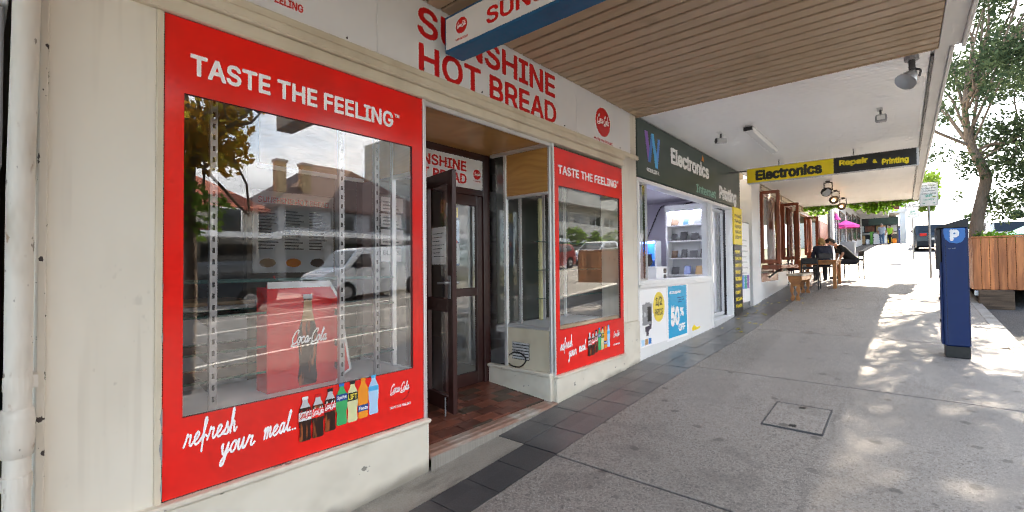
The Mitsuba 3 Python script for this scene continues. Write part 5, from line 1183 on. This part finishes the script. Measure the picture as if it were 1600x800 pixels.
# ------------------------------------------------------------------ buildings across the road
def hip(x0, x1, y0, y1, ze, zr, dx):
    ym = (y0+y1)/2; o = .35
    e = [(x0-o, y0-o, ze), (x1+o, y0-o, ze), (x1+o, y1+o, ze), (x0-o, y1+o, ze)]
    return hull(e+[(p[0], p[1], ze+.14) for p in e]+[(x0+dx, ym, zr), (x1-dx, ym, zr)])
hb = thing('red_roofed_house', 'house with red tiled roof across the road, seen in the left window glass', 'house')
part(hb, 'wall', box(-8, 9.6, -28, -19.9, -1, 4.4), M_render); part(hb, 'roof', hip(-8, 9.7, -28, -19.9, 4.4, 8.0, 5.4), M_roof)
for k in range(5): w = part(hb, 'window', box(-1+2.1*k, .2+2.1*k, -19.5, -19.46, 3.3, 4.4), M_darkglass); part(w, 'frame', tf(wf(-1.06+2.1*k, .26+2.1*k, 3.24, 4.46, .06, 0, .04), np.eye(3), (0, -19.47, 0)), M_white)
part(hb, 'shop_awning', box(-2, 9.6, -19.45, -17.2, 2.9, 3.15), M_white)
part(hb, 'sign_panel', box(3.0, 7.2, -19.45, -19.4, 3.16, 3.5), M_maroon)
for k in range(4): part(hb, 'shop_window', box(-1.5+2.8*k, .9+2.8*k, -19.5, -19.45, .5, 2.7), M_darkglass)
hb2 = thing('parapet_building', 'pale two storey shop with tall chimneys across the road, seen in the left window glass', 'building')
part(hb2, 'wall', box(10.4, 21, -28, -19.5, -1, 4.7), M_grey); part(hb2, 'roof', hip(10.4, 21, -28, -19.5, 4.7, 8.2, 4.0), M_slate)
for x in (10.7, 12.1): ch = part(hb2, 'chimney', box(x, x+.5, -20.9, -20.4, 5.0, 7.3), M_brick); part(ch, 'cap', box(x-.06, x+.56, -20.96, -20.34, 7.301, 7.45), M_kerb)
part(hb2, 'shop_awning', box(10.0, 21, -19.45, -17.2, 3.1, 3.35), M_white)
for k in range(4): part(hb2, 'window', box(10.8+2.5*k, 12.2+2.5*k, -19.5, -19.45, 3.7, 5.0), M_darkglass)
for k in range(4): part(hb2, 'shop_window', box(10.8+2.5*k, 12.9+2.5*k, -19.5, -19.45, .9, 2.9), M_darkglass)
ab = thing('balcony_flats', 'cream block of flats with long balconies across the road, seen in the right window glass', 'apartment building')
part(ab, 'wall', box(22, 62, -30, -19, -.5, 12), M_render)
for f_ in range(3):
    z = 3.6+2.9*f_+.6
    bl = part(ab, 'balcony', cat(box(22, 62, -19, -17.4, z, z+.2), box(22, 62, -17.5, -17.4, z+.2, z+1.15)), M_render)
    for k in range(13): w = part(ab, 'window', box(23+3*k, 24.9+3*k, -19, -18.95, z+.25, z+2.3), M_darkglass); part(w, 'frame', box(23.9+3*k, 24.0+3*k, -18.95, -18.91, z+.25, z+2.3), M_white)
part(ab, 'shop_awning', box(22, 62, -18.95, -16.6, 3.5, 3.8), M_white)
for k in range(13): part(ab, 'shop_window', box(22.6+3*k, 25.2+3*k, -19, -18.95, 1.2, 3.4), M_darkglass)
for k, (x, y, h) in enumerate(((-6, -14.5, 6), (52, -14.5, 5.2))):
    r = np.random.default_rng(40+k)
    t_ = thing('roadside_tree', ('rounded street tree on the opposite footpath left of the red roofed house', 'street tree across the road in front of the balcony flats')[k], 'tree')
    z = g1(x); tp = [(x, y, z-.1), (x+.1, y, z+h*.3), (x-.1, y+.1, z+h*.6)]
    cc = [(x+r.normal()*h*.16, y+r.normal()*h*.13, z+h*(.5+.45*r.random())) for _ in range(22)]
    ms, _ = branchtree(tp, [.16, .12, .06], cc[::2], r, .06); part(t_, 'trunk', ms[0], M_bark, True); part(t_, 'limbs', cat(*ms[1:]), M_bark, True)
    part(t_, 'crown', leaves(cloud_pts(cc, [h*.13]*22, 220, r), 0, .16, 1.4, 0, k), (L_md, L_lt, L_md, L_dk)[k])
shrub('roadside_bush', 'ragged green bush across the road, seen in the right window glass', 'bush', 29.5, 35.5, -14.4, -13.2, 1.9, 4.3, 3200, .16, L_md, L_lt, 121)
shrub('roadside_bush', 'darker low bush across the road beyond the ragged green bush', 'bush', 36.5, 42, -14.4, -13.2, 2.3, 3.6, 2400, .16, L_dk, L_md, 123)
# ------------------------------------------------------------------ far end of the street
fs = thing('far_corner_shop', 'far shop with a dark open front and pale fascia where the street bends', 'shop')
zf = g1(54)
part(fs, 'wall', cat(box(55.5, 56, .4, 9, zf-.5, 9.5)), M_render)
part(fs, 'interior', box(55.2, 55.49, .3, 3.6, zf, zf+2.5), M_dgrey)
part(fs, 'dark_sign', box(54.0, 54.1, .3, 2.4, zf+1.75, zf+2.4), M_teal if False else M_green)
part(fs, 'awning', box(52.5, 55.4, -.25, 3.4, zf+2.65, zf+2.95), M_fascia)
part(fs, 'parapet', box(53.6, 55.45, .9, 3.3, zf+2.96, zf+3.75), M_trim)
part(fs, 'brick_bay', box(53.8, 55.45, -.3, .85, zf+2.96, zf+3.7), M_maroon)
part(fs, 'column', box(52.6, 53.0, -.22, .18, zf-.3, zf+3.6), M_white)
part(fs, 'side_wall', box(52.6, 55.4, 3.41, 4.2, zf-.3, zf+3.9), M_dgrey)
for k in range(9):
    mm = (M_orange, M_yellow, M_letwhite, M_purple, M_maroon, M_lt2, M_letwhite, M_tan, M_sky)[k]
    solo('produce_crate', f'{("orange", "yellow", "white", "purple", "dark red", "green", "second white", "tan", "blue")[k]} crate of goods stacked before the far corner shop', 'crate', box(53.9, 54.5, .45+.32*k, .72+.32*k, zf+.02, zf+.45+.35*((k*7) % 3), .02), mm, group='goods crates outside the far corner shop')
for k in range(4): part(fs, 'shelf', box(55.0, 55.19, .4+.8*k, 1.1+.8*k, zf+1.2, zf+1.75), (M_lgrey, M_tan, M_cafe, M_inwhite)[k])
part(fs, 'lit_counter', box(55.0, 55.19, .4, 3.4, zf+.9, zf+1.1), M_render)
ab_ = thing('pavement_board', 'black framed white pavement board outside the far shop', 'sandwich board')
part(ab_, 'frame', tf(wf(0, .7, 0, 1.0, .05, 0, .03), [[0,1,0],[-1,0,0],[0,0,1]], (49.6, 1.95, g1(49.6))), M_black); part(ab_, 'sheet', box(49.602, 49.62, 1.30, 1.90, g1(49.6)+.06, g1(49.6)+.94), M_letwhite)
gb = solo('grey_planter_box', 'grey square planter box on the footpath beyond the cafe', 'planter', cat(box(30.6, 31.6, 1.98, 2.62, g1(31)-.1, g1(31)+.72, .02)), M_grey)
um = thing('pink_umbrella', 'bright pink cafe umbrella beyond the end of the cafe', 'umbrella')
ux_, uy_, uz_ = 32.2, 2.45, g1(32.2)
part(um, 'pole', cyl((ux_, uy_, uz_), (ux_, uy_, uz_+2.2), .025, n=8), M_white); 
cn = trimesh.creation.cone(.62, .30, sections=8); part(um, 'canopy', cat(tf(cn, np.eye(3), (ux_, uy_, uz_+1.62)), tube([(ux_, uy_, uz_+1.48), (ux_, uy_, uz_+1.62)], [.62, .62], 8, False)), M_pink)
um2 = thing('pink_umbrella', 'folded pink umbrella higher up beside the open pink umbrella', 'umbrella')
part(um2, 'canopy', tf(trimesh.creation.cone(.22, .40, sections=8), np.eye(3), (30.5, 2.75, g1(30.5)+1.95)), M_pink); part(um2, 'pole', cyl((30.5, 2.75, g1(30.5)), (30.5, 2.75, g1(30.5)+1.97), .022, n=8), M_white)
gw = thing('grey_shop', 'grey fronted shop between the cafe and the far corner shop', 'shop')
part(gw, 'front_wall', box(27.0, 52.0, 2.80, 3.2, 1.2, 7.0), M_lgrey); part(gw, 'door_frame', box(27.4, 27.6, 2.60, 2.79, 1.4, 4.4), M_brown)
for k in range(5):
    w = part(gw, 'window', box(28.4+4.4*k, 31.6+4.4*k, 2.78, 2.795, g1(30+4.4*k)+.6, g1(30+4.4*k)+2.3), M_darkglass); part(w, 'frame', wf(28.3+4.4*k, 31.7+4.4*k, g1(30+4.4*k)+.5, g1(30+4.4*k)+2.4, .1, 2.75, 2.779), M_brown)
part(gw, 'awning', box(34.0, 52.0, .9, 2.79, g1(43)+2.75, g1(43)+3.0), M_fascia)
po = solo('awning_post', 'thin dark post standing at the end of the cafe frontage', 'post', cyl((24, 2.42, g1(24)-.05), (24, 2.42, 4.6), .04, n=10), M_dgrey, True)
part(gw, 'pillar', box(26.2, 26.9, 2.50, 2.82, 1.2, 4.6), M_lgrey)
# bicycle like dark rack left out; far trees on the hill
for k, (x, y, h) in enumerate(((95, -9, 5.5), (100, -15, 6), (92, -22, 7), (70, -24, 8), (60, -30, 9), (105, -4.5, 4), (48, -22, 7))):
    r = np.random.default_rng(60+k)
    t_ = thing('hill_tree', ('low pale tree on the crest of the road', 'second tree on the crest of the road', 'tree on the hill right of the crest', 'round tree on the hill behind the street tree', 'tall tree on the hill at the right edge', 'small bush at the road crest by the far column', 'dark tree at the right edge behind the planter')[k], 'tree')
    z = g1(min(x, 400))-.2
    cc = [(x+r.normal()*h*.2, y+r.normal()*h*.25, z+h*(.25+.6*r.random())) for _ in range(18)]
    part(t_, 'trunk', tube([(x, y, z-.2), (x, y, z+h*.7)], [.25, .08], 8), M_bark, True)
    part(t_, 'crown', leaves(cloud_pts(cc, [h*.17]*18, 260, r), 0, .30, 1.4, 0, 70+k), (L_md, L_dk, L_md, L_lt, L_md, L_md, L_dk)[k])
rt = thing('leafy_bough_tree', 'dense green tree whose low bough fills the right edge above the planter', 'tree')
r = np.random.default_rng(91); cc = [(24+r.normal()*1.0, -5.3+r.normal()*.7, 3.4+1.2*r.random()) for _ in range(20)]
part(rt, 'trunk', tube([(24.4, -5.6, .9), (24.2, -5.5, 2.6), (24, -5.3, 3.8)], [.2, .16, .08], 10), M_bark, True); part(rt, 'crown', leaves(cloud_pts(cc, [.55]*20, 420, r), 0, .12, 1.5, 0, 92), L_lt)
tc = thing('teal_market_umbrella', 'teal cafe umbrella beyond the timber planter at the right edge', 'umbrella')
part(tc, 'canopy', tf(trimesh.creation.cone(.62, .36, sections=8), np.eye(3), (20.5, -2.95, 2.30)), M_teal); part(tc, 'pole', cyl((20.5, -2.95, g1(20.5)-.13), (20.5, -2.95, 2.4), .025, n=8), M_white)
# fallen leaves on the tiles
for k in range(26):
    x = 8.3+5.5*rng.random(); y = 1.75+.85*rng.random(); s = .02+.02*rng.random(); a = rng.random()*6.28
    q = [(x+s*math.cos(a+t)*(1 if i % 2 else 1.5), y+s*math.sin(a+t)*(1 if i % 2 else 1.5)) for i, t in enumerate((0, 1.3, 3.1, 4.6))]
    solo('fallen_leaf', 'small yellow dry leaf on the stone tile strip by the cafe', 'leaf', tm([(a_, b_, g1(a_)+.006+.006*(i % 2)) for i, (a_, b_) in enumerate(q)], [[0,1,2],[0,2,3]]), L_au2, group='dry leaves on the stone tiles')
